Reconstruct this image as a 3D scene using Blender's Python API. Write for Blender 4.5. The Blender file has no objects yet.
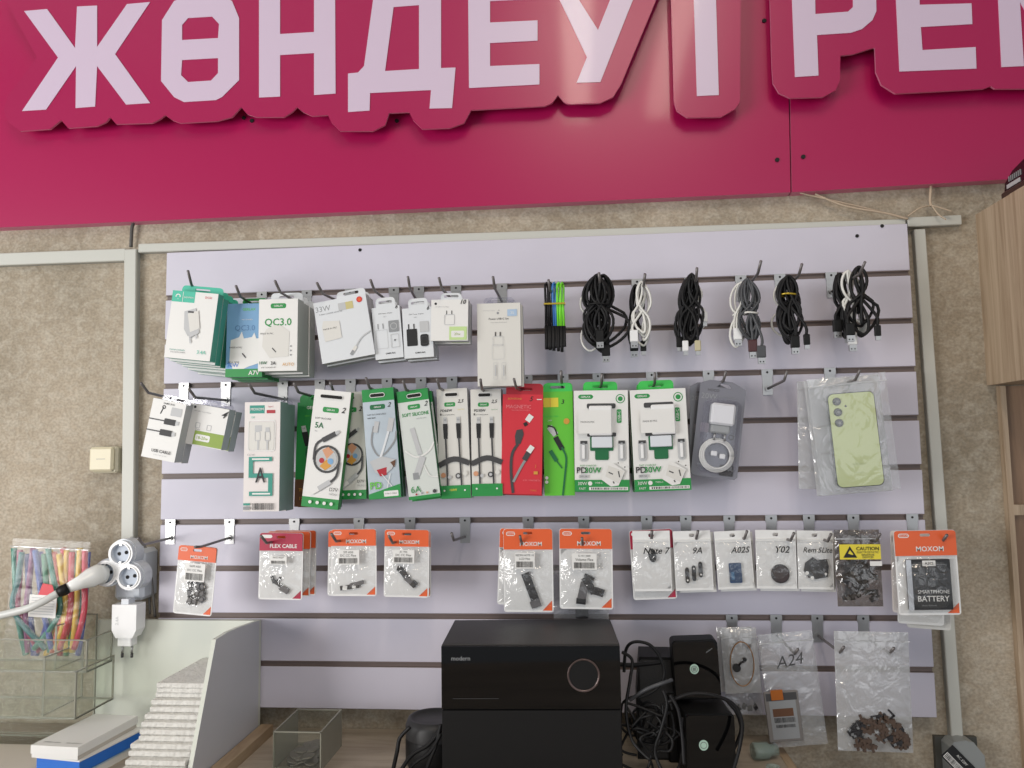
import bpy, math, random
from mathutils import Vector, Matrix, Euler
from mathutils.geometry import tessellate_polygon
random.seed(7)
C = bpy.context.scene.collection
sc = bpy.context.scene
sc.view_settings.view_transform = 'Standard'
sc.view_settings.look = 'None'
sc.view_settings.gamma = 1
sc.view_settings.use_curve_mapping = False
sc.view_settings.exposure = 0.0
sc.cycles.transparent_max_bounces = 32

# ------------------------------------------------------------------ camera
F = 769.0
Z1 = 1.55                                  # height of the topmost groove of the slat board
PITCH = 0.0757
CAM = Vector((0.7005, -1.2371, Z1 - 0.267))
yaw, pit, rol = 0.0883, 0.0853, -0.0151
Rv = Vector((math.cos(yaw), math.sin(yaw), 0))
Fh = Vector((-math.sin(yaw), math.cos(yaw), 0))
Fv = Fh * math.cos(pit) + Vector((0, 0, 1)) * math.sin(pit)
Uv = Vector((0, 0, 1)) * math.cos(pit) - Fh * math.sin(pit)
XA = Rv * math.cos(rol) + Uv * math.sin(rol)
YA = -Rv * math.sin(rol) + Uv * math.cos(rol)
cd = bpy.data.cameras.new('camera')
cam = bpy.data.objects.new('camera', cd); C.objects.link(cam)
cd.sensor_width = 36; cd.lens = F * 36 / 1024; cd.clip_start = 0.02
M = Matrix((XA, YA, -Fv)).transposed().to_4x4(); M.translation = CAM
cam.matrix_world = M
sc.camera = cam

def ray(px, py):
    return XA * ((px - 512) / F) - YA * ((py - 384) / F) + Fv
def P(px, py, Y=0.0):                      # point of the place at depth Y (Y<0: in front of the board)
    d = ray(px, py); return CAM + d * ((Y - CAM.y) / d.y)
def PX(px, py, X):
    d = ray(px, py); return CAM + d * ((X - CAM.x) / d.x)
def PZ(px, py, Z):
    d = ray(px, py); return CAM + d * ((Z - CAM.z) / d.z)

# --------------------------------------------------------------- materials
def lin(c):
    return tuple(((v / 255) / 12.92 if v / 255 <= .04045 else ((v / 255 + .055) / 1.055) ** 2.4) for v in c)
MATS = {}
def mat(name, col, rough=.5, metal=0., bump=0., bscale=60., coat=0., var=0., vscale=20., spec=.5, alpha=1., trans=0.):
    if name in MATS: return MATS[name]
    m = bpy.data.materials.new(name); m.use_nodes = True
    nt = m.node_tree; b = nt.nodes['Principled BSDF']
    c = lin(col)
    b.inputs['Base Color'].default_value = (*c, 1)
    b.inputs['Roughness'].default_value = rough
    b.inputs['Metallic'].default_value = metal
    b.inputs['Coat Weight'].default_value = coat
    b.inputs['Coat Roughness'].default_value = .08
    b.inputs['Specular IOR Level'].default_value = spec
    b.inputs['Transmission Weight'].default_value = trans
    b.inputs['Alpha'].default_value = alpha
    tc = nt.nodes.new('ShaderNodeTexCoord')
    if var > 0:
        n = nt.nodes.new('ShaderNodeTexNoise'); n.inputs['Scale'].default_value = vscale; n.inputs['Detail'].default_value = 4
        r = nt.nodes.new('ShaderNodeValToRGB')
        r.color_ramp.elements[0].position = .3; r.color_ramp.elements[1].position = .7
        r.color_ramp.elements[0].color = (*[v * (1 - var) for v in c], 1)
        r.color_ramp.elements[1].color = (*[min(1, v * (1 + var)) for v in c], 1)
        nt.links.new(tc.outputs['Object'], n.inputs['Vector']); nt.links.new(n.outputs['Fac'], r.inputs['Fac'])
        nt.links.new(r.outputs['Color'], b.inputs['Base Color'])
    if bump > 0:
        n = nt.nodes.new('ShaderNodeTexNoise'); n.inputs['Scale'].default_value = bscale; n.inputs['Detail'].default_value = 3
        bm = nt.nodes.new('ShaderNodeBump'); bm.inputs['Strength'].default_value = bump; bm.inputs['Distance'].default_value = .003
        nt.links.new(tc.outputs['Object'], n.inputs['Vector']); nt.links.new(n.outputs['Fac'], bm.inputs['Height'])
        nt.links.new(bm.outputs['Normal'], b.inputs['Normal'])
    MATS[name] = m
    return m

def film(name, milk=.08, gl=.12, col=(235, 238, 240), scale=45., tint=(250, 250, 250), rough=.12, dist=.006):
    """thin clear plastic: mostly see-through, glossy creases, a little milky"""
    if name in MATS: return MATS[name]
    m = bpy.data.materials.new(name); m.use_nodes = True
    nt = m.node_tree; nt.nodes.clear()
    out = nt.nodes.new('ShaderNodeOutputMaterial')
    tr = nt.nodes.new('ShaderNodeBsdfTransparent'); tr.inputs['Color'].default_value = (*lin(tint), 1)
    gs = nt.nodes.new('ShaderNodeBsdfGlossy'); gs.inputs['Roughness'].default_value = rough
    df = nt.nodes.new('ShaderNodeBsdfDiffuse'); df.inputs['Color'].default_value = (*lin(col), 1)
    tc = nt.nodes.new('ShaderNodeTexCoord')
    n = nt.nodes.new('ShaderNodeTexNoise'); n.inputs['Scale'].default_value = scale; n.inputs['Detail'].default_value = 2.5; n.inputs['Distortion'].default_value = 1.2
    bm = nt.nodes.new('ShaderNodeBump'); bm.inputs['Strength'].default_value = 1; bm.inputs['Distance'].default_value = dist
    nt.links.new(tc.outputs['Object'], n.inputs['Vector']); nt.links.new(n.outputs['Fac'], bm.inputs['Height'])
    nt.links.new(bm.outputs['Normal'], gs.inputs['Normal'])
    m1 = nt.nodes.new('ShaderNodeMixShader'); m1.inputs[0].default_value = milk
    nt.links.new(tr.outputs[0], m1.inputs[1]); nt.links.new(df.outputs[0], m1.inputs[2])
    m2 = nt.nodes.new('ShaderNodeMixShader'); m2.inputs[0].default_value = gl
    nt.links.new(m1.outputs[0], m2.inputs[1]); nt.links.new(gs.outputs[0], m2.inputs[2])
    nt.links.new(m2.outputs[0], out.inputs['Surface'])
    MATS[name] = m
    return m

def wallpaper():
    m = bpy.data.materials.new('wallpaper'); m.use_nodes = True
    nt = m.node_tree; b = nt.nodes['Principled BSDF']; b.inputs['Roughness'].default_value = .75
    b.inputs['Specular IOR Level'].default_value = .25
    tc = nt.nodes.new('ShaderNodeTexCoord')
    def noise(s, d, sc3=(1, 1, 1), dist=0):
        mp = nt.nodes.new('ShaderNodeMapping'); mp.inputs['Scale'].default_value = sc3
        n = nt.nodes.new('ShaderNodeTexNoise'); n.inputs['Scale'].default_value = s; n.inputs['Detail'].default_value = d
        n.inputs['Distortion'].default_value = dist
        nt.links.new(tc.outputs['Object'], mp.inputs['Vector']); nt.links.new(mp.outputs['Vector'], n.inputs['Vector']); return n
    def ramp(n, a, bcol, p0, p1):
        r = nt.nodes.new('ShaderNodeValToRGB'); r.color_ramp.elements[0].position = p0; r.color_ramp.elements[1].position = p1
        r.color_ramp.elements[0].color = (*lin(a), 1); r.color_ramp.elements[1].color = (*lin(bcol), 1)
        nt.links.new(n.outputs['Fac'], r.inputs['Fac']); return r
    big = ramp(noise(5, 5, (1, 1, .7)), (152, 141, 123), (184, 171, 152), .32, .68)
    mid = ramp(noise(58, 6, (1, 1, 1.15), .6), (0, 0, 0), (255, 255, 255), .40, .80)
    fine = ramp(noise(230, 4, (.9, 1, 1.1)), (215, 215, 215), (255, 255, 255), .35, .65)
    mx = nt.nodes.new('ShaderNodeMix'); mx.data_type = 'RGBA'
    mm = nt.nodes.new('ShaderNodeMath'); mm.operation = 'MULTIPLY'; mm.inputs[1].default_value = .48
    nt.links.new(mid.outputs['Color'], mm.inputs[0]); nt.links.new(mm.outputs[0], mx.inputs['Factor'])
    nt.links.new(big.outputs['Color'], mx.inputs['A']); mx.inputs['B'].default_value = (*lin((212, 206, 192)), 1)
    m2 = nt.nodes.new('ShaderNodeMix'); m2.data_type = 'RGBA'; m2.blend_type = 'MULTIPLY'; m2.inputs['Factor'].default_value = .8
    nt.links.new(mx.outputs['Result'], m2.inputs['A']); nt.links.new(fine.outputs['Color'], m2.inputs['B'])
    nt.links.new(m2.outputs['Result'], b.inputs['Base Color'])
    bm = nt.nodes.new('ShaderNodeBump'); bm.inputs['Strength'].default_value = .5; bm.inputs['Distance'].default_value = .002
    nt.links.new(mid.outputs['Color'], bm.inputs['Height']); nt.links.new(bm.outputs['Normal'], b.inputs['Normal'])
    return m

def wood(name, c0, c1, sc3=(1, 1, 1), scale=6., rough=.5):
    m = bpy.data.materials.new(name); m.use_nodes = True
    nt = m.node_tree; b = nt.nodes['Principled BSDF']; b.inputs['Roughness'].default_value = rough
    tc = nt.nodes.new('ShaderNodeTexCoord'); mp = nt.nodes.new('ShaderNodeMapping'); mp.inputs['Scale'].default_value = sc3
    n = nt.nodes.new('ShaderNodeTexNoise'); n.inputs['Scale'].default_value = scale; n.inputs['Detail'].default_value = 8
    n.inputs['Distortion'].default_value = .5; n.inputs['Roughness'].default_value = .65
    r = nt.nodes.new('ShaderNodeValToRGB'); r.color_ramp.elements[0].position = .36; r.color_ramp.elements[1].position = .62
    r.color_ramp.elements[0].color = (*lin(c0), 1); r.color_ramp.elements[1].color = (*lin(c1), 1)
    nt.links.new(tc.outputs['Object'], mp.inputs['Vector']); nt.links.new(mp.outputs['Vector'], n.inputs['Vector'])
    nt.links.new(n.outputs['Fac'], r.inputs['Fac']); nt.links.new(r.outputs['Color'], b.inputs['Base Color'])
    MATS[name] = m
    return m

W_ = mat('white_paper', (226, 226, 224), .45)
WC = mat('cool_white', (214, 218, 222), .45)
OFF = mat('off_white', (214, 213, 208), .5)
PINKW = mat('pinkish_white', (224, 218, 216), .45)
LG = mat('light_grey_print', (186, 188, 190), .5)
MG = mat('mid_grey_print', (140, 143, 146), .5)
DG = mat('dark_grey_print', (62, 62, 64), .5)
BK = mat('black_ink', (22, 22, 24), .5)
GREEN = mat('green_print', (34, 140, 66), .45)
DKG = mat('deep_green_print', (20, 104, 60), .45)
LIME = mat('lime_green_print', (96, 190, 52), .45)
BRG = mat('bright_green_card', (62, 196, 84), .4)
TEAL = mat('teal_print', (72, 186, 160), .45)
TEALD = mat('dark_teal_print', (40, 142, 126), .45)
BLUEP = mat('sky_blue_print', (120, 164, 204), .4, var=.12, vscale=15)
BLUE = mat('strong_blue_print', (32, 108, 204), .4)
RED = mat('red_print', (204, 44, 58), .45)
DRED = mat('dark_red_print', (170, 30, 46), .45)
ORANGE = mat('orange_print', (222, 96, 48), .4)
MAROON = mat('maroon_print', (170, 32, 66), .4)
YEL = mat('yellow_print', (222, 206, 60), .45)
GOLD = mat('amber_print', (206, 150, 60), .45)
OLIVE = mat('apple_green_print', (132, 158, 52), .45)
KRAFT = mat('brown_print', (96, 62, 40), .5)
SKIN = mat('photo_print_warm', (206, 150, 116), .5)
STEEL = mat('bright_steel', (172, 172, 172), .36, 1.)
WIRE = mat('hook_steel', (120, 116, 116), .4, .5)
HOLE = mat('dark_hole', (24, 22, 22), .8)
BLK = mat('black_plastic', (15, 15, 16), .5, spec=.3)
BLKG = mat('gloss_black_plastic', (7, 7, 8), .05, spec=.4)
BLKF = mat('black_laminate', (44, 44, 45), .5, bump=.15, bscale=300)
BLKC = mat('black_cable_sheath', (20, 20, 22), .5, spec=.3)
WHC = mat('white_cable_sheath', (222, 222, 218), .42)
GRC = mat('grey_cable_sheath', (70, 72, 76), .42)
WPL = mat('white_plastic', (214, 219, 226), .3)
WPL2 = mat('white_gloss_plastic', (232, 233, 234), .22)
GPL = mat('grey_plastic', (150, 153, 152), .4)
CREAM = mat('cream_plastic', (216, 208, 180), .4)
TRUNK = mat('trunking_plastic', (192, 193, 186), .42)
TRUNKS = mat('trunking_side_shade', (168, 170, 166), .42)  # darker copy of the trunking plastic, side shade put into the colour
FLEX = mat('dark_flex_circuit', (40, 38, 40), .35, bump=.4, bscale=400)
FLEXG = mat('grey_flex_circuit', (98, 96, 98), .35)
COPPER = mat('copper_flex', (80, 64, 54), .4)
CARD = mat('magenta_sign_sheet', (166, 8, 78), .32, coat=.2, bump=.05, bscale=6)
PLATE = mat('magenta_sign_plate', (162, 16, 78), .32, coat=.2, bump=.04, bscale=6)
EDGE = mat('sign_plate_edge', (206, 120, 150), .5)
LETTER = mat('lilac_letter_face', (205, 187, 208), .35, coat=.15)
LETE = mat('letter_edge', (225, 170, 200), .5)
BOARD = mat('pale_lilac_board', (202, 199, 213), .42, var=.03, vscale=9)
SLOT = mat('brown_groove_insert', (112, 98, 94), .5)
WHSTAND = mat('pale_green_white_board', (206, 210, 200), .5)
GRSTAND = mat('grey_board', (196, 198, 204), .5)
FOAM = mat('foam_sheet', (212, 211, 206), .75, bump=1., bscale=160, var=.08, vscale=60)
GREYBL = mat('grey_blister_card', (112, 112, 122), .3, coat=.3)
POUCH = mat('white_foil_pouch', (226, 227, 227), .34, bump=.5, bscale=55, coat=.3)
PHONE = mat('pale_green_phone_glass', (194, 206, 142), .15, coat=.5)
PHFR = mat('dark_phone_frame', (60, 66, 56), .25, .7)
LENS = mat('camera_lens_glass', (14, 14, 16), .05, coat=1)
ACR = film('clear_acrylic', .02, .035, (225, 228, 222), 3, (251, 252, 250), .05, .0003)
ACE = mat('acrylic_cut_edge', (136, 136, 124), .2)
CLEAR = film('clear_film', .03, .09)
TUBEF = film('thin_bag_film', .02, .018, scale=22, dist=.003)
PHF = film('phone_bag_film', .09, .10, (220, 224, 226), 24, dist=.004)
CLEARM = film('milky_zip_film', .20, .11, (214, 218, 222), 32)
CLEARW = film('pearly_zip_film', .40, .13, (206, 208, 210), 38)
SMOKE = film('smoked_static_film', .10, .13, (118, 112, 108), 40, (205, 200, 195))
BLIS = film('clear_blister', .02, .06, (220, 220, 225), 8, (245, 245, 248), .06, .0006)
GLASSG = mat('greenish_glass', (150, 168, 160), .08, alpha=.45, coat=.5)
WHP = wallpaper()
TABLE = wood('weathered_oak_laminate', (140, 128, 114), (178, 166, 150), (1, 9, 9), 3.2)
OAK = wood('sonoma_oak', (158, 136, 112), (190, 170, 146), (26, 26, 1.2), 3.)
OAKD = wood('oak_edge_strip', (146, 124, 100), (176, 154, 126), (9, 1, 9), 5.)

# ------------------------------------------------------------ mesh builder
TXT = {}
def text_geo(s, bold):
    k = (s, bold)
    if k in TXT: return TXT[k]
    cu = bpy.data.curves.new('t', 'FONT'); cu.body = s; cu.size = 1; cu.resolution_u = 2
    cu.offset = .014 if bold else 0.0
    o = bpy.data.objects.new('t', cu); C.objects.link(o)
    dg = bpy.context.evaluated_depsgraph_get(); dg.update()
    me = bpy.data.meshes.new_from_object(o.evaluated_get(dg))
    v = [(p.co.x, p.co.y) for p in me.vertices]; f = [tuple(p.vertices) for p in me.polygons]
    bpy.data.objects.remove(o); bpy.data.curves.remove(cu); bpy.data.meshes.remove(me)
    if v:
        x0 = min(p[0] for p in v); x1 = max(p[0] for p in v); y0 = min(p[1] for p in v); y1 = max(p[1] for p in v)
        v = [(a - x0, b - y0) for a, b in v]
        TXT[k] = (v, f, x1 - x0, y1 - y0)
    else: TXT[k] = ([], [], 1, 1)
    return TXT[k]

class MB:
    def __init__(s): s.v = []; s.f = []; s.m = []; s.mats = []; s.sm = []
    def mi(s, m):
        if m not in s.mats: s.mats.append(m)
        return s.mats.index(m)
    def add(s, vs, fs, m, smooth=False):
        b = len(s.v); s.v += [tuple(p) for p in vs]; k = s.mi(m)
        for f in fs: s.f.append(tuple(b + i for i in f)); s.m.append(k); s.sm.append(smooth)
    def box(s, x0, x1, y0, y1, z0, z1, m, mf=None, T=None):
        vs = [Vector(p) for p in ((x0, y0, z0), (x1, y0, z0), (x1, y1, z0), (x0, y1, z0), (x0, y0, z1), (x1, y0, z1), (x1, y1, z1), (x0, y1, z1))]
        if T: vs = [T @ p for p in vs]
        s.add(vs, [(0, 3, 2, 1), (4, 5, 6, 7), (1, 2, 6, 5), (2, 3, 7, 6), (3, 0, 4, 7)], m)
        s.add([vs[i] for i in (0, 1, 5, 4)], [(0, 1, 2, 3)], mf or m)
    def cbox(s, x0, x1, y0, y1, z0, z1, c, m, T=None):
        """box with chamfered edges"""
        vs = []; idx = {}
        xs, ys, zs = (x0, x1), (y0, y1), (z0, z1)
        for i in (0, 1):
            for j in (0, 1):
                for k in (0, 1):
                    sx, sy, sz = (1 if i == 0 else -1), (1 if j == 0 else -1), (1 if k == 0 else -1)
                    for a in range(3):
                        p = [xs[i] + sx * c, ys[j] + sy * c, zs[k] + sz * c]; p[a] = (xs[i], ys[j], zs[k])[a]
                        idx[(i, j, k, a)] = len(vs); vs.append(Vector(p))
        g = lambda i, j, k, a: idx[(i, j, k, a)]
        fs = []
        for e in (0, 1):
            fs.append([g(e, 0, 0, 0), g(e, 1, 0, 0), g(e, 1, 1, 0), g(e, 0, 1, 0)][::(1 if e else -1)])
            fs.append([g(0, e, 0, 1), g(1, e, 0, 1), g(1, e, 1, 1), g(0, e, 1, 1)][::(-1 if e else 1)])
            fs.append([g(0, 0, e, 2), g(1, 0, e, 2), g(1, 1, e, 2), g(0, 1, e, 2)][::(1 if e else -1)])
        for a in (0, 1):
            for b in (0, 1):
                fs.append([g(a, b, 0, 0), g(a, b, 0, 1), g(a, b, 1, 1), g(a, b, 1, 0)])
                fs.append([g(a, 0, b, 0), g(a, 0, b, 2), g(a, 1, b, 2), g(a, 1, b, 0)])
                fs.append([g(0, a, b, 1), g(0, a, b, 2), g(1, a, b, 2), g(1, a, b, 1)])
        for i in (0, 1):
            for j in (0, 1):
                for k in (0, 1): fs.append([g(i, j, k, 0), g(i, j, k, 1), g(i, j, k, 2)])
        if T: vs = [T @ p for p in vs]
        s.add(vs, fs, m)
    def prism(s, outer, y0, y1, mf, ms=None, holes=(), T=None, plane='xz'):
        """polygon (x,z) extruded from y0 (front) to y1"""
        loops = [list(outer)] + [list(h) for h in holes]
        tri = tessellate_polygon([[Vector((a, b, 0)) for a, b in l] for l in loops])
        flat = [p for l in loops for p in l]
        def mk(a, b, y):
            p = Vector((a, y, b)) if plane == 'xz' else (Vector((a, b, y)) if plane == 'xy' else Vector((y, a, b)))
            return T @ p if T else p
        fr = [mk(a, b, y0) for a, b in flat]; bk = [mk(a, b, y1) for a, b in flat]
        s.add(fr, tri, mf); s.add(bk, tri, ms or mf)
        for l in loops:
            n = len(l); vs = [mk(a, b, y0) for a, b in l] + [mk(a, b, y1) for a, b in l]
            s.add(vs, [(i, (i + 1) % n, n + (i + 1) % n, n + i) for i in range(n)], ms or mf)
    def flat(s, outer, y, m, holes=()):
        loops = [list(outer)] + [list(h) for h in holes]
        tri = tessellate_polygon([[Vector((a, b, 0)) for a, b in l] for l in loops])
        s.add([(a, y, b) for l in loops for a, b in l], tri, m)
    def tube(s, pts, r, m, n=8, caps=True, rr=None):
        pts = [Vector(p) for p in pts]; N = len(pts); rings = []
        up = Vector((.13, .31, .94)).normalized(); prev = None
        for i, p in enumerate(pts):
            t = (pts[min(i + 1, N - 1)] - pts[max(i - 1, 0)])
            if t.length < 1e-9: t = Vector((0, 0, 1))
            t.normalize()
            a = (prev - t * prev.dot(t)) if prev else up.cross(t)
            if a.length < 1e-5: a = Vector((1, 0, 0)).cross(t)
            a.normalize(); prev = a; b = t.cross(a)
            R = rr[i] if rr else r
            rings.append([p + (a * math.cos(2 * math.pi * k / n) + b * math.sin(2 * math.pi * k / n)) * R for k in range(n)])
        vs = [q for g in rings for q in g]; fs = []
        for i in range(N - 1):
            for k in range(n): fs.append((i * n + k, i * n + (k + 1) % n, (i + 1) * n + (k + 1) % n, (i + 1) * n + k))
        if caps: fs += [tuple(range(n))[::-1], tuple((N - 1) * n + k for k in range(n))]
        s.add(vs, fs, m, True)
    def lathe(s, prof, m, T=None, n=24, caps=True):
        """profile of (r, z) spun about z"""
        vs = []
        for r, z in prof:
            for k in range(n):
                p = Vector((r * math.cos(2 * math.pi * k / n), r * math.sin(2 * math.pi * k / n), z)); vs.append(T @ p if T else p)
        fs = []
        for i in range(len(prof) - 1):
            for k in range(n): fs.append((i * n + k, i * n + (k + 1) % n, (i + 1) * n + (k + 1) % n, (i + 1) * n + k))
        s.add(vs, fs, m, True)
        if not caps: return
        s.add([vs[k] for k in range(n)], [tuple(range(n))[::-1]], m); s.add([vs[(len(prof) - 1) * n + k] for k in range(n)], [tuple(range(n))], m)
    def text(s, st, x, z, h, m, y, align='c', bold=False, rot=0., shear=0., wmax=None):
        v, f, w, hh = text_geo(st, bold)
        if not v: return
        k = h / hh; kx = k
        if wmax and w * k > wmax: kx = wmax / w
        ox = {'c': -w * kx / 2, 'l': 0, 'r': -w * kx}[align]
        c, sn = math.cos(rot), math.sin(rot); out = []
        for a, b in v:
            xx = a * kx + ox + shear * b * k; zz = b * k - h / 2
            out.append((x + xx * c - zz * sn, y, z + xx * sn + zz * c))
        s.add(out, f, m)
    def make(s, name, parent=None, T=None):
        me = bpy.data.meshes.new(name)
        me.from_pydata([tuple(T @ Vector(p)) for p in s.v] if T else s.v, [], s.f)
        for m in s.mats: me.materials.append(m)
        me.polygons.foreach_set('material_index', s.m); me.polygons.foreach_set('use_smooth', s.sm)
        me.update()
        o = bpy.data.objects.new(name, me); C.objects.link(o)
        if parent: o.parent = parent
        return o

def tag(o, label, cat, group=None):
    o['label'] = label; o['category'] = cat
    if group: o['group'] = group
    return o
def thing(name, label, cat, loc=(0, 0, 0), rot=(0, 0, 0), group=None):
    o = bpy.data.objects.new(name, None); C.objects.link(o); o.empty_display_size = .02
    o.location = loc; o.rotation_euler = rot
    return tag(o, label, cat, group)
def struct(name, mb):
    o = mb.make(name); o['kind'] = 'structure'; return o
def dup(root, loc=None, rot=None, label=None):
    r = root.copy(); C.objects.link(r)
    if loc is not None: r.location = loc
    if rot is not None: r.rotation_euler = rot
    if label: r['label'] = label
    for ch in list(root.children):
        c = ch.copy(); C.objects.link(c); c.parent = r
        for g in list(ch.children):
            d = g.copy(); C.objects.link(d); d.parent = c
    return r

def smooth(pts, n=6):
    """Catmull-Rom through the points"""
    pts = [Vector(p) for p in pts]
    if len(pts) < 3: return pts
    out = []
    for i in range(len(pts) - 1):
        a = pts[max(i - 1, 0)]; b = pts[i]; c = pts[i + 1]; d = pts[min(i + 2, len(pts) - 1)]
        for k in range(n):
            t = k / n
            out.append(.5 * ((2 * b) + (c - a) * t + (2 * a - 5 * b + 4 * c - d) * t * t + (3 * b - a - 3 * c + d) * t ** 3))
    out.append(pts[-1]); return out
def rr(x0, z0, x1, z1, r, n=4):
    if r <= 0: return [(x0, z0), (x1, z0), (x1, z1), (x0, z1)]
    o = []
    for cx, cz, a0 in ((x1 - r, z0 + r, -90), (x1 - r, z1 - r, 0), (x0 + r, z1 - r, 90), (x0 + r, z0 + r, 180)):
        for k in range(n + 1):
            a = math.radians(a0 + 90 * k / n); o.append((cx + r * math.cos(a), cz + r * math.sin(a)))
    return o
def disc(cx, cz, r, n=20, ry=None):
    return [(cx + r * math.cos(2 * math.pi * k / n), cz + (ry or r) * math.sin(2 * math.pi * k / n)) for k in range(n)]
def ribbon(pts, w):
    L = []; R = []
    for i, p in enumerate(pts):
        a = pts[max(i - 1, 0)]; b = pts[min(i + 1, len(pts) - 1)]
        dx, dz = b[0] - a[0], b[1] - a[1]; l = math.hypot(dx, dz) or 1
        nx, nz = -dz / l * w / 2, dx / l * w / 2
        L.append((p[0] + nx, p[1] + nz)); R.append((p[0] - nx, p[1] - nz))
    return L, R

class Face:
    """prints art on a face of size w x h whose top centre is local (0,0); u,v in 0..1"""
    def __init__(s, mb, w, h, y=0., x0=None, ztop=0.):
        s.mb, s.w, s.h, s.y = mb, w, h, y; s.k = 0; s.x0 = -w / 2 if x0 is None else x0; s.zt = ztop
    def q(s, u, v): return (s.x0 + u * s.w, s.zt - v * s.h)
    def ny(s): s.k += 1; return s.y - .00012 * s.k
    def draw(s, items):
        for it in items:
            k = it[0]; y = s.ny(); w = s.w
            if k == 'r':
                a = s.q(it[1], it[4]); b = s.q(it[3], it[2]); s.mb.flat(rr(a[0], a[1], b[0], b[1], (it[6] * w if len(it) > 6 else 0)), y, it[5])
            elif k == 'R':          # outlined rounded rectangle
                a = s.q(it[1], it[4]); b = s.q(it[3], it[2]); r = it[6] * w; t = it[7] * w
                s.mb.flat(rr(a[0], a[1], b[0], b[1], r), y, it[5], [rr(a[0] + t, a[1] + t, b[0] - t, b[1] - t, max(r - t, .0002))])
            elif k == 'p': s.mb.flat([s.q(*p) for p in it[1]], y, it[2])
            elif k == 'o': c = s.q(it[1], it[2]); s.mb.flat(disc(c[0], c[1], it[3] * w, 18), y, it[4])
            elif k == 'g': c = s.q(it[1], it[2]); s.mb.flat(disc(c[0], c[1], it[3] * w, 24), y, it[5], [disc(c[0], c[1], (it[3] - it[4]) * w, 24)])
            elif k == 't':
                o = it[6] if len(it) > 6 else {}
                c = s.q(it[2], it[3]); o = dict(o)
                if 'wmax' in o: o['wmax'] *= w
                s.mb.text(it[1], c[0], c[1], it[4] * w, it[5], y, **o)
            elif k == 'l':
                pts = [s.q(*p) for p in it[1]]
                if len(pts) > 2: pts = [(p.x, p.y) for p in smooth([(a, b, 0) for a, b in pts], 4)]
                L, R = ribbon(pts, it[2] * w); n = len(L)
                s.mb.add([(a, y, b) for a, b in L + R], [(i, i + 1, n + i + 1, n + i) for i in range(n - 1)], it[3])
            elif k == 'b':          # bar code
                a = s.q(it[1], it[4]); b = s.q(it[3], it[2]); x = a[0]; rnd = random.Random(5)
                while x < b[0]:
                    t = w * rnd.choice((.008, .014, .02)); s.mb.flat([(x, a[1]), (min(x + t, b[0]), a[1]), (min(x + t, b[0]), b[1]), (x, b[1])], y, BK); x += t + w * rnd.choice((.01, .016))

def frame_of(quad, Y):
    tl, tr, br, bl = [P(p[0], p[1], Y) for p in quad]
    w = ((tr - tl).length + (br - bl).length) / 2; h = ((bl - tl).length + (br - tr).length) / 2
    top = (tl + tr) / 2; bot = (bl + br) / 2; d = bot - top
    ang = math.atan2(-d.x, -d.z)           # rotation about y that takes local -z to d
    return top, w, h, ang
ORD = ['frontmost', 'second', 'third', 'fourth', 'fifth', 'sixth', 'seventh', 'eighth']

def tab_mesh(w, x0, x1, th, m, y, r=.006, slot=.012, drop=.0):
    mb = MB(); cx = (x0 + x1) / 2
    o = rr(x0, -.004 - drop, x1, th, 0); hw = (x1 - x0) / 2; r = min(r, th * .9)
    o = [(x0, -.002 - drop), (x1, -.002 - drop)] + [(x1 - r + r * math.cos(math.radians(a)), th - r + r * math.sin(math.radians(a))) for a in (0, 30, 60, 90)] + \
        [(x0 + r + r * math.cos(math.radians(a)), th - r + r * math.sin(math.radians(a))) for a in (90, 120, 150, 180)]
    s = min(slot, hw * .7); zc = th * .5
    mb.prism(o, y, y + .0006, m, m, [rr(cx - s, zc - .0022, cx + s, zc + .0022, .002)])
    return mb

def carton(name, label, cat, quad, Y, t, n, mf, ms, art, tab=None, group=None, behind=None, slot=None, jit=.0012, drop=.0016):
    loc, w, h, ang = frame_of(quad, Y)
    root = thing(name, label, cat, loc, (0, ang, 0), group)
    mb = MB()
    mb.box(-w / 2, w / 2, 0, t, -h, 0, ms, mf)
    Face(mb, w, h).draw(art)
    if slot:                                # dark piece laid on the upper band as the shade in the hang slot
        u, v, su = slot
        cx, cz = -w / 2 + u * w, -v * h
        mb.prism(rr(cx - su * w, cz - .0024, cx + su * w, cz + .0024, .0023), -.0016, -.0002, HOLE)
        mb.prism(rr(cx - su * w - .001, cz - .0034, cx + su * w + .001, cz + .0034, .0033), -.0012, -.0004, W_, None, [rr(cx - su * w, cz - .0024, cx + su * w, cz + .0024, .0023)])
    mb.make('carton', root)
    if tab:
        u0, u1, th, tm = tab[:4]
        tab_mesh(w, -w / 2 + u0 * w, -w / 2 + u1 * w, th, tm, (tab[4] if len(tab) > 4 else t - .001)).make('hang_tab', root)
    for i in range(1, n):
        l2 = behind[i - 1] if isinstance(behind, list) else '%s %s' % (ORD[i], behind)
        dup(root, loc + Vector((random.uniform(-1, 1) * jit, (t + .0012) * i, random.uniform(-1, 1) * jit - drop * i)), (0, ang + random.uniform(-1, 1) * jit * 6, 0), l2)
    return root

# ---------------------------------------------------------------- setting
TZ = P(350, 728, .03).z                    # height of the counter top
w = MB(); w.box(-2.2, 3.2, .03, .15, 0, 3.0, WHP); struct('wall_back', w)
w = MB(); w.box(-2.2, 3.2, -3.6, .15, -.1, 0, mat('grey_floor_tile', (120, 116, 110), .5)); struct('floor', w)
w = MB(); w.box(-2.2, 3.2, -3.6, .15, 3.0, 3.1, mat('white_ceiling', (225, 225, 222), .8)); struct('ceiling', w)

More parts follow.
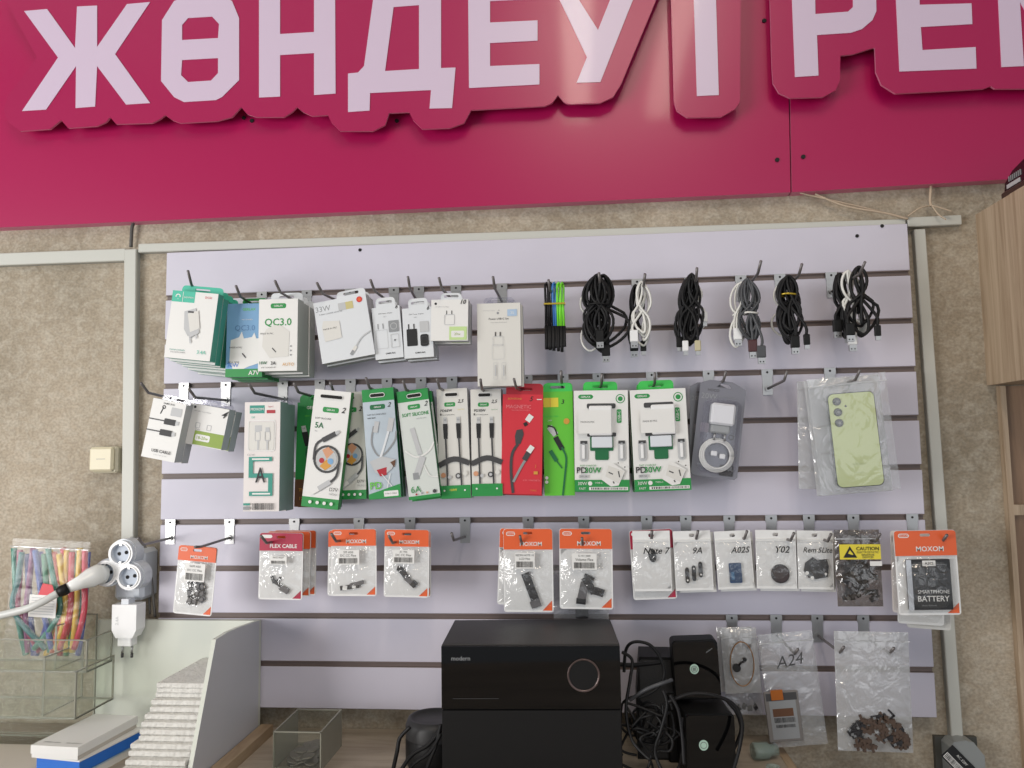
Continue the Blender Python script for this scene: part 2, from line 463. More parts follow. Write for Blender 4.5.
# counter
t = thing('counter', 'grey brown wood grain counter under the slat board', 'counter', (.3, -.4, 0))
XR = PZ(786, 752, TZ).x
def off(p): return Vector(p)
T0 = Matrix.Translation((-.3, .4, 0))
mb = MB(); mb.box(-1.2, XR - .012, -.85, .028, TZ - .028, TZ, TABLE); mb.make('worktop', t, T0)
mb = MB(); mb.box(XR - .012, XR, -.85, .028, TZ - .028, TZ + .001, OAKD); mb.make('edge_band', t, T0)
mb = MB(); mb.box(XR - .04, XR - .02, -.8, .02, 0, TZ - .028, OAK); mb.make('side_panel', t, T0)
mb = MB(); mb.box(-1.19, XR - .04, -.8, -.78, 0, TZ - .028, OAK); mb.make('front_panel', t, T0)

# slat board
t = thing('slat_board', 'pale lilac slatted display board with brown horizontal grooves', 'display board', (.61, .02, .85))
T0 = Matrix.Translation((-.61, -.02, -.85))
ZT = (P(166, 253).z + P(905, 223.5).z) / 2; ZB = P(936, 717.6).z
GH = .0088
zs = [Z1 - k * PITCH for k in range(9)]
mb = MB()
mb.box(0, 1.22, .009, .018, ZB, ZT, BOARD)
edges = [ZT] + [q for z in zs for q in (z + GH / 2, z - GH / 2)] + [ZB]
for i in range(0, len(edges), 2):
    mb.cbox(0, 1.22, 0, .0092, edges[i + 1], edges[i], .0007, BOARD)
mb.make('board', t, T0)
for z in zs:
    g = MB(); g.box(.001, 1.219, .004, .0088, z - GH / 2 + .0002, z + GH / 2 - .0002, SLOT)
    g.box(.001, 1.219, .0006, .004, z + GH / 2 - .0016, z + GH / 2 - .0002, SLOT); g.box(.001, 1.219, .0006, .004, z - GH / 2 + .0002, z - GH / 2 + .0012, SLOT)
    g.make('groove_insert', t, T0)
for px, py in ((857, 236), (882, 226), (360, 250)):
    p = P(px, py); g = MB(); g.prism(disc(p.x, p.z, .0028, 10), -.001, .0005, HOLE); g.make('screw', t, T0)

# ---------------------------------------------------------------- the sign
YB = .010; YP = -.016; YL = -.0172
def pxpoly(pts, Y): return [(lambda p: (p.x, p.z))(P(a, b, Y)) for a, b in pts]
s0 = P(400, 60, YB)
sign = thing('shop_sign', 'large magenta shop sign with raised pale lilac letters', 'sign', s0)
T0 = Matrix.Translation(-s0)
mb = MB(); mb.prism(pxpoly([(-90, 231.5), (790.5, 192.3), (785, -95), (-90, -95)], YB), YB, .03, CARD, EDGE); mb.make('sign_sheet', sign, T0)
mb = MB(); mb.prism(pxpoly([(792, 192.2), (1180, 169), (1180, -95), (786.5, -95)], YB), YB, .03, CARD, EDGE); mb.make('sign_sheet', sign, T0)
for px, py in ((244, 118), (397, 121), (252, 121), (777, 160), (803, 157), (764, 21), (788, 63)):
    p = P(px, py, YB); g = MB(); g.prism(disc(p.x, p.z, .0035, 10), YB - .002, YB, HOLE); g.make('screw', sign, T0)
pl1 = [(7, -60), (7, 2), (20, 27), (37, 57), (20, 80), (8, 95), (4, 110), (8, 122), (20, 131), (50, 129), (56, 124), (61, 120), (68, 128), (97, 126), (106, 122), (110, 117), (116, 124), (152, 123), (160, 119), (165, 115),
       (172, 120), (180, 123), (217, 121), (232, 117), (241, 107), (247, 114), (256, 117), (284, 117), (292, 112), (297, 107), (303, 112), (312, 116), (328, 115), (331, 122), (340, 131), (373, 131), (385, 125), (389, 113),
       (409, 112), (413, 120), (422, 129), (450, 128), (464, 123), (471, 110), (545, 106), (552, 103), (558, 95), (564, 102), (568, 104), (600, 103), (613, 97), (621, 84), (656, 0), (680, -58)]
pl2 = [(669, -70), (671, 0), (674, 103), (677, 111), (687, 117.5), (721, 117), (735, 109), (740, 101.6), (740.6, 0), (739, -70)]
pl3 = [(768, -72), (770, 0), (772, 66.5), (773, 83), (779, 93), (790, 98), (823, 97), (835.7, 90), (840, 80), (840.4, 55.5), (853.7, 54), (873, 47.7), (875, 48), (876, 72), (881.4, 84.6), (895.3, 93.5), (962, 90), (984, 88.7), (991, 86), (995, 88.7), (1024, 88.7), (1100, 86), (1125, 72), (1130, -80)]
LET = {
 1: [([(24, 11), (47, 9), (75, 48), (77, 6.5), (97, 5.5), (97, 47), (127, 4), (150, 2), (115, 54), (150, 103), (126, 104.5), (97, 66), (95, 106.5), (75.5, 108), (76, 66), (46, 109.5), (22, 111), (58, 57.5)], []),
     ([(162, 20), (174, 1), (186, -4), (220, -6), (232, 1), (239, 18), (239, 80), (222, 97), (216, 100), (184, 102), (174, 97), (161, 81)],
      [[(182, 25), (188, 18), (212, 16.5), (219, 24), (218, 38), (182, 40)], [(182, 60), (218, 58), (218, 73), (211, 80.5), (188, 82), (181, 75)]]),
     ([(259, -12), (280, -13), (280, 34), (314, 32), (314, -15), (335, -16), (335.5, 93.5), (314, 95), (314, 53), (280, 55), (280, 96.5), (259, 97.5)], []),
     ([(376, -18), (441, -22), (441, 68), (455.5, 67.5), (452, 108), (429.5, 108.5), (431, 90), (370, 93), (369.5, 110.5), (348, 112), (348, 73.5), (358, 72.5), (364, 66), (373, 0)], [[(393.5, 7), (419, 5), (419, 69), (385, 71)]]),
     ([(468, -20), (537, -24), (537, -1), (490, 1), (490, 22.5), (537.5, 20.3), (537.5, 40.6), (490, 43), (490, 66), (539.4, 64), (539.4, 84.4), (469, 88)], []),
     ([(546, -26), (566, -27), (579, 0), (598, 30), (610, 0), (622, -30), (644, -31), (632.8, 0), (600.3, 82), (576.6, 82.8), (587, 57), (585, 53), (559.7, 0)], [])],
 2: [([(693, -35), (693.8, 0), (696.9, 96), (718.8, 95), (716, 0), (715, -36)], [])],
 3: [([(791, -40), (850, -43), (868, -32), (876, -12), (876.4, 11), (872.5, 20), (862, 29), (851, 32.7), (817, 35), (818.5, 75.5), (795, 77), (792, 0)], [[(815, -17), (846, -19), (853, -11), (853, 7), (848, 11.6), (815.4, 14)]]),
     ([(894, -42), (969, -46), (970, -22), (919, -19), (919.7, 4.7), (971.5, 3.3), (972.4, 24), (920.8, 27), (922.5, 50), (975.7, 47), (976.5, 68.5), (899.5, 71.5)], []),
     ([(996, -46), (1018, -47), (1045, 5), (1072, -49), (1092, -50), (1098, 63), (1076, 64), (1073, 0), (1052, 42), (1043, 42), (1020, 2), (1024, 66), (1001.5, 67)], [])]}
for k, pl in ((1, pl1), (2, pl2), (3, pl3)):
    mb = MB(); mb.prism(pxpoly(pl, YP), YP, YP + .004, PLATE, EDGE); q = mb.make('letter_plate', sign, T0)
    xs_ = [p[0] for p in pxpoly(pl, YP)]; zs_ = [p[1] for p in pxpoly(pl, YP)]
    for a in (.12, .5, .88):
        g = MB(); x = min(xs_) + (max(xs_) - min(xs_)) * a; z = P(400, 40, YP).z
        g.prism(disc(x, z, .008, 12), YP + .004, YB, GPL); g.make('standoff', q, T0)
    for outer, holes in LET[k]:
        g = MB(); g.prism(pxpoly(outer, YL), YL, YP, LETTER, LETE, [pxpoly(h, YL) for h in holes]); g.make('letter', q, T0)

# --------------------------------------------------------- cable trunking
def trunk(label, a, b, wpx, lid=True, t_=.014):
    A = P(a[0], a[1], .03 - t_); B = P(b[0], b[1], .03 - t_); d = B - A; L = d.length
    wd = wpx / 610.0; ang = math.atan2(d.x, d.z)
    root = thing('cable_trunking', label, 'cable trunking', A, (0, ang, 0))
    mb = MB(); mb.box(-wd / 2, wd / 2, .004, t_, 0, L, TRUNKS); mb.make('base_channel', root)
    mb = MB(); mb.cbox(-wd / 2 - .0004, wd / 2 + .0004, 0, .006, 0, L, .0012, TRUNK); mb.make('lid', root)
trunk('white horizontal cable trunking along the wall at far left', (-60, 261.5), (125, 254.5), 13)
trunk('white vertical cable trunking left of the slat board', (127, 544), (130, 249), 13)
trunk('long white horizontal cable trunking above the slat board', (138, 248), (906, 223.5), 9)
trunk('short white cable trunking stub at the top right corner', (908, 222), (962, 219.5), 9)
trunk('white vertical cable trunking right of the slat board', (958, 742), (920, 229), 10)

# loose wires
def wire(name, label, cat, pts, r, m, n=6, parent=None):
    pts = [Vector(p) for p in pts]; c = pts[0]
    mb = MB(); mb.tube([p - c for p in smooth(pts, n)], r, m, 6)
    o = mb.make(name, parent); o.location = c
    if label: tag(o, label, cat)
    return o
BEI = mat('beige_wire', (186, 168, 146), .5)
wire('wire', 'thin beige wire sagging from the sign seam to the trunking', 'wire', [P(800, 193, .018), P(830, 200, .018), P(870, 209, .018), P(905, 219, .016)], .0013, BEI)
wire('wire', 'thicker beige wire running along under the sign edge', 'wire', [P(815, 194, .02), P(845, 206, .015), P(885, 213, .013), P(908, 219, .012)], .0018, BEI)
wire('wire', 'beige wire hanging straight down from the sign at right', 'wire', [P(931, 186, .02), P(930, 200, .016), P(931, 206, .012)], .0022, BEI)
wire('wire', 'stripped wire end reaching right above the trunking stub', 'wire', [P(930, 205, .012), P(938, 207, .008), P(952, 211.5, .004)], .0012, BEI)
wire('wire', 'stripped wire end drooping onto the trunking stub', 'wire', [P(931, 204, .012), P(938, 214, .008), P(946, 219.5, .003)], .0012, BEI)
wire('wire', 'wire end bending left from the hanging wire', 'wire', [P(931, 205.5, .014), P(920, 208, .008), P(908, 216, .012)], .0011, BEI)
wire('wire', 'dark cable dropping from the sign to the left trunking', 'wire', [P(135, 220, .022), P(132, 228, .02), P(131, 247, .022)], .003, mat('dark_wire', (80, 78, 76), .5))
wire('wire', 'grey wire dangling beside the socket, the longer one', 'wire', [P(132, 540, .012), P(141, 542, .01), P(147, 552, .01), P(151, 575, .01), P(155, 617, .012)], .0022, mat('grey_wire', (120, 118, 116), .5))
wire('wire', 'grey wire dangling beside the socket, the inner one', 'wire', [P(130, 538, .014), P(139, 540, .016), P(144, 549, .018), P(148, 575, .018), P(150, 614, .018)], .002, MATS['grey_wire'])

# ----------------------------------------------------------------- hooks
def hook(px, row, tip, L, label, up=.010, wd=.0175):
    zg = Z1 - row * PITCH
    py = 300 + row * 47
    for _ in range(3):
        x = P(px, py, -.001).x
        # pixel height of the groove at this x
        d = Vector((x, 0, zg)) - CAM; py = 384 - F * (d.dot(YA) / d.dot(Fv))
    x = P(px, py, -.001).x
    root = thing('display_hook', label, 'hook', (x, 0, zg), group='hooks on the slat board')
    mb = MB()
    mb.box(-wd / 2, wd / 2, -.0022, .003, -.006, .0048, STEEL)
    mb.prism(disc(0, -.0002, .0018, 10), -.0026, -.002, HOLE)
    mb.box(-wd / 2 + .001, wd / 2 - .001, -.0016, -.0002, -.036, -.0055, STEEL)
    mb.prism(disc(0, -.026, .0045, 14), -.004, -.0016, STEEL)
    mb.make('bracket', root)
    A = Vector((0, -.003, -.026)); B = P(tip[0], tip[1], -L) - Vector((x, 0, zg))
    K = A + (B - A) * .84 - Vector((0, 0, up)); 
    mb = MB(); mb.tube([A, A + (K - A) * .5, K - (K - A).normalized() * .006, K, K + (B - K) * .25, B], .0021, WIRE, 8); mb.make('prong', root)
    return root

H = hook
H(209, 0, (188, 271), .15, 'hook through the stack of teal charger boxes')
H(262, 0, (236, 286), .14, 'hook holding the blue charger box')
H(307, 0, (275, 281), .15, 'hook through the white boxes with green lettering')
H(350, 0, (317, 283), .14, 'hook holding the square white adapter and cable box')
H(394, 0, (370.5, 280), .14, 'hook holding the narrow box with pale adapter picture')
H(419, 0, (408, 277), .14, 'hook holding the narrow box with black adapter picture')
H(456, 0, (439, 278), .14, 'hook holding the white box with light green sticker')
H(502, 0, (493, 277), .13, 'hook holding the tall plain white adapter box')
H(556, 0, (548.5, 280), .10, 'hook holding the slim tied cords with green and blue')
H(603, 0, (599, 273), .10, 'hook under the thick black cable bundle, mid board')
H(637, 0, (645, 274), .10, 'hook under the white cable bundle')
H(690, 0, (697, 268), .11, 'hook under the black bundle with one white loop')
H(740.6, 0, (761, 261), .12, 'hook under the grey and white cable bundle')
H(779.7, 0, (802, 264), .12, 'hook under the black bundle with a gold tie')
H(831, 0, (865, 262), .13, 'hook under the rightmost black and white cables')
H(184, 2, (141, 383), .15, 'hook reaching left to the box with black plugs')
H(226, 2, (189, 389), .15, 'hook holding the small white and olive box')
H(283, 2, (249, 384), .13, 'hook holding the tall white box with big teal numeral')
H(320, 2, (294, 383), .12, 'hook holding the leftmost white and green cable box')
H(350.6, 2, (330, 382), .09, 'hook behind the leftmost tilted cable box')
H(387, 2, (366, 378), .12, 'hook holding the grey cable box with green top band')
H(421, 2, (403, 380.5), .12, 'hook holding the soft cable box with green top band')
H(452, 2, (437, 378.5), .12, 'hook holding the box with two dark plugs, left one')
H(487, 2, (480.5, 379.5), .125, 'hook bent up in front of the tall white box, left one')
H(527, 2, (514, 379), .125, 'hook bent up in front of the tall white box, right one')
H(563, 2, (561, 371), .08, 'hook holding the bright green cable card')
H(598, 2, (602, 374), .08, 'hook holding the left window box with charger')
H(651.6, 2, (655, 373), .08, 'hook holding the right window box with charger')
H(708.3, 2, (726, 371), .08, 'hook holding the grey blister packs')
H(767, 2, (787, 371), .07, 'empty hook between grey blister packs and phone bags')
H(829.7, 2, (860, 370), .11, 'hook holding the zip bags with the phone')
H(170.5, 5, (138, 538), .13, 'empty hook at the left edge above the socket')
H(229.7, 5, (195, 547), .12, 'hook holding the single orange pouch at far left', up=.002)
H(294.4, 5, (261, 536), .13, 'hook holding the maroon topped pouches')
H(359, 5, (331.5, 534), .12, 'hook holding the pair of orange topped pouches')
H(410, 5, (389, 536), .12, 'hook holding the single orange pouch in the middle')
H(465, 5, (451.5, 533), .07, 'empty hook between two groups of orange pouches')
H(528, 5, (520, 536), .08, 'hook holding the orange pouch with long dark strip')
H(583.6, 5, (582, 538), .08, 'hook holding the orange pouch with bent flex part')
H(646.5, 5, (652, 531), .07, 'hook holding the white zip bag with one lens cover')
H(685.6, 5, (698, 531), .07, 'hook holding the white zip bag with three slim covers')
H(729, 5, (747, 531), .07, 'hook holding the zip bag with the blue square part')
H(771, 5, (794, 533), .09, 'hook holding the zip bag with the round cover')
H(808.6, 5, (831, 534), .09, 'hook holding the zip bag with dark angular part')
H(853, 5, (880, 534), .11, 'hook holding the bag with the yellow caution label')
H(912, 5, (947, 535), .12, 'hook holding the phone battery pouch')
H(731.6, 7, (750, 645), .05, 'hook holding the zip bag with copper ring')
H(776, 7, (798, 649), .07, 'hook holding the large zip bag with ink letters')
H(817, 7, (844, 647), .09, 'left hook of the two holding the wide zip bag')
H(863, 7, (894, 648), .09, 'right hook of the two holding the wide zip bag')

# --------------------------------------------------------------- cartons
def TX(s_, u, v, h, m, **o): return ('t', s_, u, v, h, m, o)
def pill(u0, v0, u1, v1, m, s_, hw=.045):
    return [('r', u0, v0, u1, v1, m, .05), TX(s_, (u0 + u1) / 2, (v0 + v1) / 2, hw, W_, bold=True, wmax=(u1 - u0) * .8)]
charger_art = [('p', [(.32, .30), (.56, .24), (.67, .52), (.46, .66), (.36, .56)], LG), ('p', [(.40, .33), (.62, .27), (.70, .53), (.50, .60)], OFF),
               ('r', .40, .29, .53, .315, DG, .01), ('l', [(.50, .64), (.54, .76)], .03, LG), ('l', [(.62, .58), (.66, .68)], .03, LG), ('p', [(.46, .62), (.68, .54), (.70, .60), (.52, .68)], LG)]
carton('charger_box', 'frontmost white charger box with teal corner logo, top left', 'box', [(173.6, 290.8), (218, 293.3), (210.4, 360.6), (163.2, 358)], -.14, .0165, 7, W_, mat('teal_side', (74, 160, 140), .5),
       [('r', .0, 0, .50, .165, TEAL), ('g', .13, .085, .055, .02, W_), ('r', .07, .095, .19, .12, TEAL), ('r', .235, .01, .245, .16, W_), TX('DENMEN', .37, .09, .035, W_), TX('DC01', .80, .07, .045, RED),
        TX('POWER CHARGER', .27, .875, .028, TEALD), TX('DUAL QUICK CHARGE', .29, .91, .026, DG), TX('3.4A', .80, .88, .075, TEAL)] + charger_art,
       tab=(.06, .98, .012, TEAL, .0175), drop=.0026, group='teal charger boxes', behind='teal charger box back from the front of the top left stack')
carton('charger_box', 'blue charger box with green bottom band, beside the teal stack', 'box', [(227.5, 303.5), (264, 303.5), (262, 378), (225.4, 376)], -.105, .022, 3, BLUEP, GREEN,
       [TX('GERLAX', .60, .08, .07, LIME, bold=True), TX('FAST CHARGER', .55, .22, .03, W_), TX('QC3.0', .5, .34, .17, mat('mid_blue_print', (84, 126, 172), .5), wmax=.85),
        ('p', [(.25, .95), (.10, .78), (.12, .50), (.35, .46), (.42, .38), (.48, .48), (.70, .46), (.76, .40), (.82, .48), (1, .48), (1, .80), (.62, .86)], W_), ('r', 0, .89, 1, 1, GREEN),
        TX('BOX 20W', .22, .80, .05, DG), TX('20W', .20, .84, .11, BLUE), TX('A7V', .78, .945, .12, W_, bold=True), TX('MADE IN PRC', .27, .60, .04, DG), ('l', [(.45, .68), (.55, .74)], .03, DG)],
       tab=(.25, .95, .012, GREEN, .021), group='blue and green charger boxes', behind='blue and green charger box from the front')
carton('charger_box', 'frontmost white charger box with green lettering and pill logo', 'box', [(259.2, 299), (298, 299), (296.8, 372), (258, 370)], -.12, .024, 3, W_, mat('grey_green_side', (176, 184, 178), .5),
       pill(.30, .06, .70, .13, GREEN, 'GERLAX') + [TX('QC3.0', .5, .33, .22, GREEN, bold=True, wmax=.86), ('p', [(.12, .50), (.20, .42), (.40, .36), (.62, .38), (.80, .46), (.78, .80), (.30, .82), (.10, .66)], OFF),
        TX('MADE IN PRC', .22, .48, .04, DG), ('l', [(.36, .68), (.46, .74)], .025, BK), ('o', .84, .66, .02, MG), ('o', .84, .72, .02, MG), ('o', .84, .78, .02, MG),
        TX('18W', .14, .885, .075, DKG, bold=True), TX('3A', .40, .89, .085, BK, bold=True), TX('AUTO', .78, .91, .075, GOLD), TX('FAST CHARGER SET', .28, .95, .03, DG)],
       tab=(.15, .98, .014, WC, .023), group='white quick charger boxes', behind='white quick charger box from the front, seen by its side')
carton('adapter_box', 'square white box with pale adapter and cable, small red badge', 'box', [(312.5, 302), (365.9, 294.6), (374.7, 354), (322.7, 364)], -.105, .02, 2, WC, LG,
       [TX('33W', .17, .12, .10, MG), TX('TURBO CHARGE ADAPTER', .30, .21, .026, MG), ('r', .46, .08, .74, .20, mat('pale_gold_sticker', (196, 186, 130), .5)), ('r', .46, .08, .60, .20, LG), ('o', .87, .08, .055, RED), ('o', .87, .08, .035, ORANGE),
        ('p', [(.10, .42), (.14, .32), (.44, .36), (.44, .64), (.12, .66)], OFF), TX('MADE IN PRC', .25, .46, .03, DG), ('l', [(.98, .62), (.80, .70), (.66, .84)], .025, LG), ('l', [(.68, .82), (.58, .92)], .06, OFF), ('l', [(.62, .88), (.56, .94)], .05, MG)],
       tab=(.45, 1.0, .010, WC, .002), group='square white adapter boxes', behind=['square white adapter box right behind the one with the red badge'])
def samart(black):
    a = [TX('25W Power Adapter', .48, .13, .055, DG, wmax=.86), TX('USB-C', .45, .19, .03, MG), TX('SAMSUNG', .55, .90, .055, BK, bold=True), TX('6', .88, .02, .14, BK, bold=True, shear=.3)]
    if black: a += [('r', .12, .42, .48, .76, BK, .03), ('l', [(.20, .42), (.20, .32)], .035, BK), ('l', [(.38, .42), (.38, .32)], .035, BK), ('r', .58, .28, .88, .50, LG, .03), ('r', .58, .54, .86, .78, BK, .08), ('R', .62, .58, .82, .74, DG, .06, .015)]
    else: a += [('R', .08, .44, .50, .80, LG, .03, .012), ('l', [(.18, .42), (.18, .32)], .03, MG), ('l', [(.36, .42), (.36, .32)], .03, MG), ('r', .56, .28, .92, .50, MG, .03), ('g', .74, .39, .12, .02, LG), ('R', .60, .54, .90, .80, LG, .04, .02), ('o', .75, .66, .03, DG)]
    return a
carton('adapter_box', 'narrow white adapter box printed with a pale adapter', 'box', [(371.4, 307), (399.4, 306.4), (403.7, 358), (375.7, 359)], -.10, .018, 2, WC, LG, samart(False), tab=(.15, .85, .0145, WC, .001),
       group='narrow white adapter boxes', behind=['narrow white adapter box behind the one with a pale adapter'])
carton('adapter_box', 'narrow white adapter box printed with a black adapter', 'box', [(402, 308.4), (431, 307), (434, 356.6), (404.4, 358.7)], -.102, .02, 2, WC, LG, samart(True), tab=(.22, .88, .0145, WC, .001),
       group='narrow white adapter boxes', behind=['narrow white adapter box behind the one with a black adapter'])
carton('adapter_box', 'white plug adapter box with light green sticker at its corner', 'box', [(431.6, 300.3), (468, 298.8), (468, 341.4), (430.6, 340)], -.108, .02, 2, W_, LG,
       [('o', .12, .10, .035, BK), TX('20W USB-C Power Adapter', .30, .18, .03, MG), ('l', [(.42, .36), (.42, .27)], .025, DG), ('l', [(.56, .36), (.56, .27)], .025, DG), ('R', .36, .36, .64, .62, LG, .04, .015),
        ('r', .50, .66, .97, .98, mat('pale_lime_sticker', (190, 216, 150), .5)), ('r', .55, .76, .90, .92, W_, .03), TX('20w', .72, .84, .07, OLIVE), TX('10', .86, .06, .12, BK, bold=True, shear=.3)], tab=(.25, .82, .010, WC, .001),
       group='white plug adapter boxes', behind=['white plug adapter box behind the one with a green sticker'])
carton('adapter_box', 'tall plain white adapter box with faint adapter drawing', 'box', [(476.8, 303.8), (520.5, 302.5), (521, 387), (478, 385)], -.095, .016, 2, OFF, LG,
       [TX('35W Power Adapter', .28, .09, .03, LG), ('o', .48, .12, .028, MG), ('p', [(.48, .09), (.51, .08), (.52, .09)], MG), TX('Power USB-C Set', .5, .19, .045, DG), TX('Dual port adapter with cable included', .5, .235, .022, MG), ('r', .70, .08, .92, .16, mat('pale_blue_sticker', (166, 190, 216), .5)), TX('25', .81, .12, .06, W_),
        ('l', [(.42, .40), (.42, .35)], .025, DG), ('l', [(.53, .40), (.53, .35)], .025, DG), ('R', .36, .40, .60, .52, LG, .03, .008), ('R', .34, .50, .62, .68, LG, .03, .006), ('R', .37, .72, .46, .92, LG, .02, .006), ('R', .56, .72, .66, .92, LG, .02, .006), ('r', .40, .75, .43, .88, LG), ('r', .59, .75, .62, .88, LG)],
       tab=(.15, .85, .009, BLIS, .001), group='tall white adapter boxes', behind=['tall white adapter box half hidden behind its twin'], jit=.003)

carton('cable_box', 'white cable box with two black plugs, hanging at far left', 'box', [(153.5, 398.8), (186.7, 403), (174.4, 462.3), (140.8, 456.5)], -.135, .02, 2, W_, LG,
       [TX('SAMSUNG', .50, .055, .055, BK, bold=True), ('l', [(.36, .12), (.30, .24)], .035, BK), ('g', .37, .12, .055, .025, BK), ('r', .60, .10, .92, .24, LG, .02), ('r', 0, .335, .48, .355, DG), ('r', .46, .30, .80, .40, BK, .02), ('r', .80, .32, .90, .38, LG),
        ('r', 0, .525, .44, .545, DG), ('r', .40, .49, .76, .59, BK, .02), ('r', .76, .51, .86, .57, LG), TX('USB CABLE', .56, .86, .085, BK, bold=True), TX('Type-C to Type-C data cable', .55, .93, .03, MG)],
       tab=(.25, 1.1, .008, BLIS, .001), group='white cable boxes with black plugs', behind=['white cable box seen by its side behind the one with black plugs'])
carton('adapter_box', 'small white box with olive green band, left part of board', 'box', [(191.9, 403), (229, 409.6), (221.7, 450), (182.5, 443)], -.115, .021, 2, W_, LG,
       [('o', .12, .08, .03, BK), TX('20W USB-C Power Adapter', .34, .17, .035, MG), ('R', .22, .44, .34, .58, LG, .02, .015), ('R', .52, .46, .64, .60, LG, .02, .015), ('r', .24, .64, 1, .98, OLIVE), ('r', .28, .72, .66, .88, W_, .04), TX('18-20w', .47, .80, .075, OLIVE, bold=True),
        TX('Lightning', .30, .61, .03, DG), TX('4', .87, .14, .18, BK, bold=True, shear=.5)], tab=(.0, .9, .010, BLIS, .001), group='small white and olive boxes', behind=['small box behind the one with the olive green band'])
carton('cable_box', 'tall white box with big teal numeral and black letter A', 'box', [(245, 402), (280.4, 402), (279, 511.7), (243, 511)], -.12, .030, 2, PINKW, mat('grey_teal_side', (140, 164, 164), .5),
       [('r', .14, .03, .56, .105, TEALD), TX('MOXOM', .35, .066, .07, W_, bold=True), TX('Type-C', .73, .045, .05, DRED), ('r', .62, .075, .86, .105, DRED), TX('120', .24, .14, .05, TEAL), ('R', .10, .165, .88, .455, W_, .08, .03), ('r', .14, .185, .84, .44, OFF, .05),
        ('r', .30, .215, .50, .27, LG), ('R', .30, .27, .46, .36, LG, .04, .02), ('l', [(.40, .35), (.40, .44)], .05, LG), ('r', .60, .235, .72, .27, LG), ('R', .58, .27, .74, .36, LG, .04, .02), ('l', [(.66, .35), (.66, .44)], .05, LG), TX('CC-94', .20, .485, .05, MG),
        ('p', [(.15, .505), (.80, .505), (.80, .545), (.27, .545), (.27, .655), (.82, .655), (.82, .86), (.17, .86), (.17, .82), (.70, .82), (.70, .695), (.15, .695)], TEALD), ('r', .24, .518, .72, .532, W_), ('r', .26, .833, .76, .847, W_),
        TX('A', .48, .67, .40, BK, bold=True, wmax=.28), ('r', .02, .925, .20, .945, TEALD), ('r', .02, .955, .20, .985, MG), ('b', .28, .925, .88, .985)],
       tab=(.2, .95, .008, BLIS, .029), group='tall white boxes with teal numeral', behind=['tall box behind the one with the black letter A'])
def usbdraw(u, v, a, m=BK, s_=1.0, metal=LG):
    c, n = math.cos(a), math.sin(a); R = lambda x, y: (u + (x * c - y * n) * s_, v + (x * n + y * c) * s_ * .33)
    return [('p', [R(-.06, 0), R(.06, 0), R(.075, -.30), R(.075, -.42), R(-.075, -.42), R(-.075, -.30)], m), ('p', [R(-.055, -.42), R(.055, -.42), R(.055, -.60), R(-.055, -.60)], metal), ('p', [R(-.03, -.50), R(-.01, -.50), R(-.01, -.55), R(-.03, -.55)], MG), ('p', [R(.03, -.50), R(.01, -.50), R(.01, -.55), R(.03, -.55)], MG)]
carton('cable_box', 'green cable box half hidden left of the tilted white ones', 'box', [(298, 403), (338, 402), (336, 508), (294, 506)], -.05, .015, 2, GREEN, DKG,
       [TX('GERLAX', .42, .05, .075, W_, bold=True), TX('FAST DATA CABLE', .4, .13, .035, LIME)] + usbdraw(.28, .42, -.2) + [('l', [(.28, .42), (.25, .5), (.35, .6), (.3, .7)], .04, DKG), ('r', 0, .74, 1, 1, KRAFT), TX('TYPE-C', .26, .84, .07, GOLD), TX('120W', .26, .92, .08, GOLD)],
       tab=(.05, .95, .012, GREEN, .001), group='green cable boxes with brown foot', behind=['green cable box behind the half hidden green one'])
def d7v(price):
    return [('r', 0, .915, 1, 1, GREEN)] + pill(.28, .145, .72, .19, GREEN, 'GERLAX') + [TX('SOFT SILICONE', .32, .245, .045, DG), TX('5A', .24, .305, .15, DKG, bold=True), TX('Max', .17, .355, .03, MG), TX(price, .84, .16, .15, BK, bold=True, shear=.3),
        ('g', .55, .585, .37, .06, DG), ('o', .55, .585, .28, LG), ('p', [(.55, .585), (.40, .51), (.56, .48), (.72, .52)], SKIN), ('p', [(.55, .585), (.70, .64), (.54, .68), (.38, .65)], GOLD), ('o', .42, .60, .07, DRED), ('o', .66, .60, .08, BLUEP),
        ('l', [(.20, .60), (.22, .47), (.45, .41)], .06, DG), ('l', [(.38, .43), (.72, .36)], .13, DG), ('l', [(.72, .365), (.80, .34)], .08, LG), ('l', [(.90, .60), (.86, .72), (.66, .79)], .06, DG), ('l', [(.72, .77), (.42, .84)], .13, LG), ('l', [(.42, .84), (.24, .88)], .12, W_), TX('D7V', .84, .835, .09, DG), TX('MICRO', .84, .875, .05, MG),
        ('o', .24, .955, .045, W_), ('o', .44, .955, .045, W_), ('o', .63, .955, .045, W_), ('o', .82, .955, .045, W_)]
TABB = HOLE
carton('cable_box', 'second white and green 5A cable box, behind the tilted front one', 'box', [(336, 392), (363.6, 392), (367.5, 498.5), (335, 500)], -.075, .012, 1, OFF, GREEN, d7v('2'), slot=(.4, .055, .26), group='5A cable boxes')
carton('cable_box', 'tilted white 5A cable box, nearest and leftmost of its kind', 'box', [(315.4, 388.3), (351, 392.9), (338, 509), (300.7, 507)], -.10, .014, 1, W_, GREEN, d7v('2'), slot=(.48, .055, .30), group='5A cable boxes')
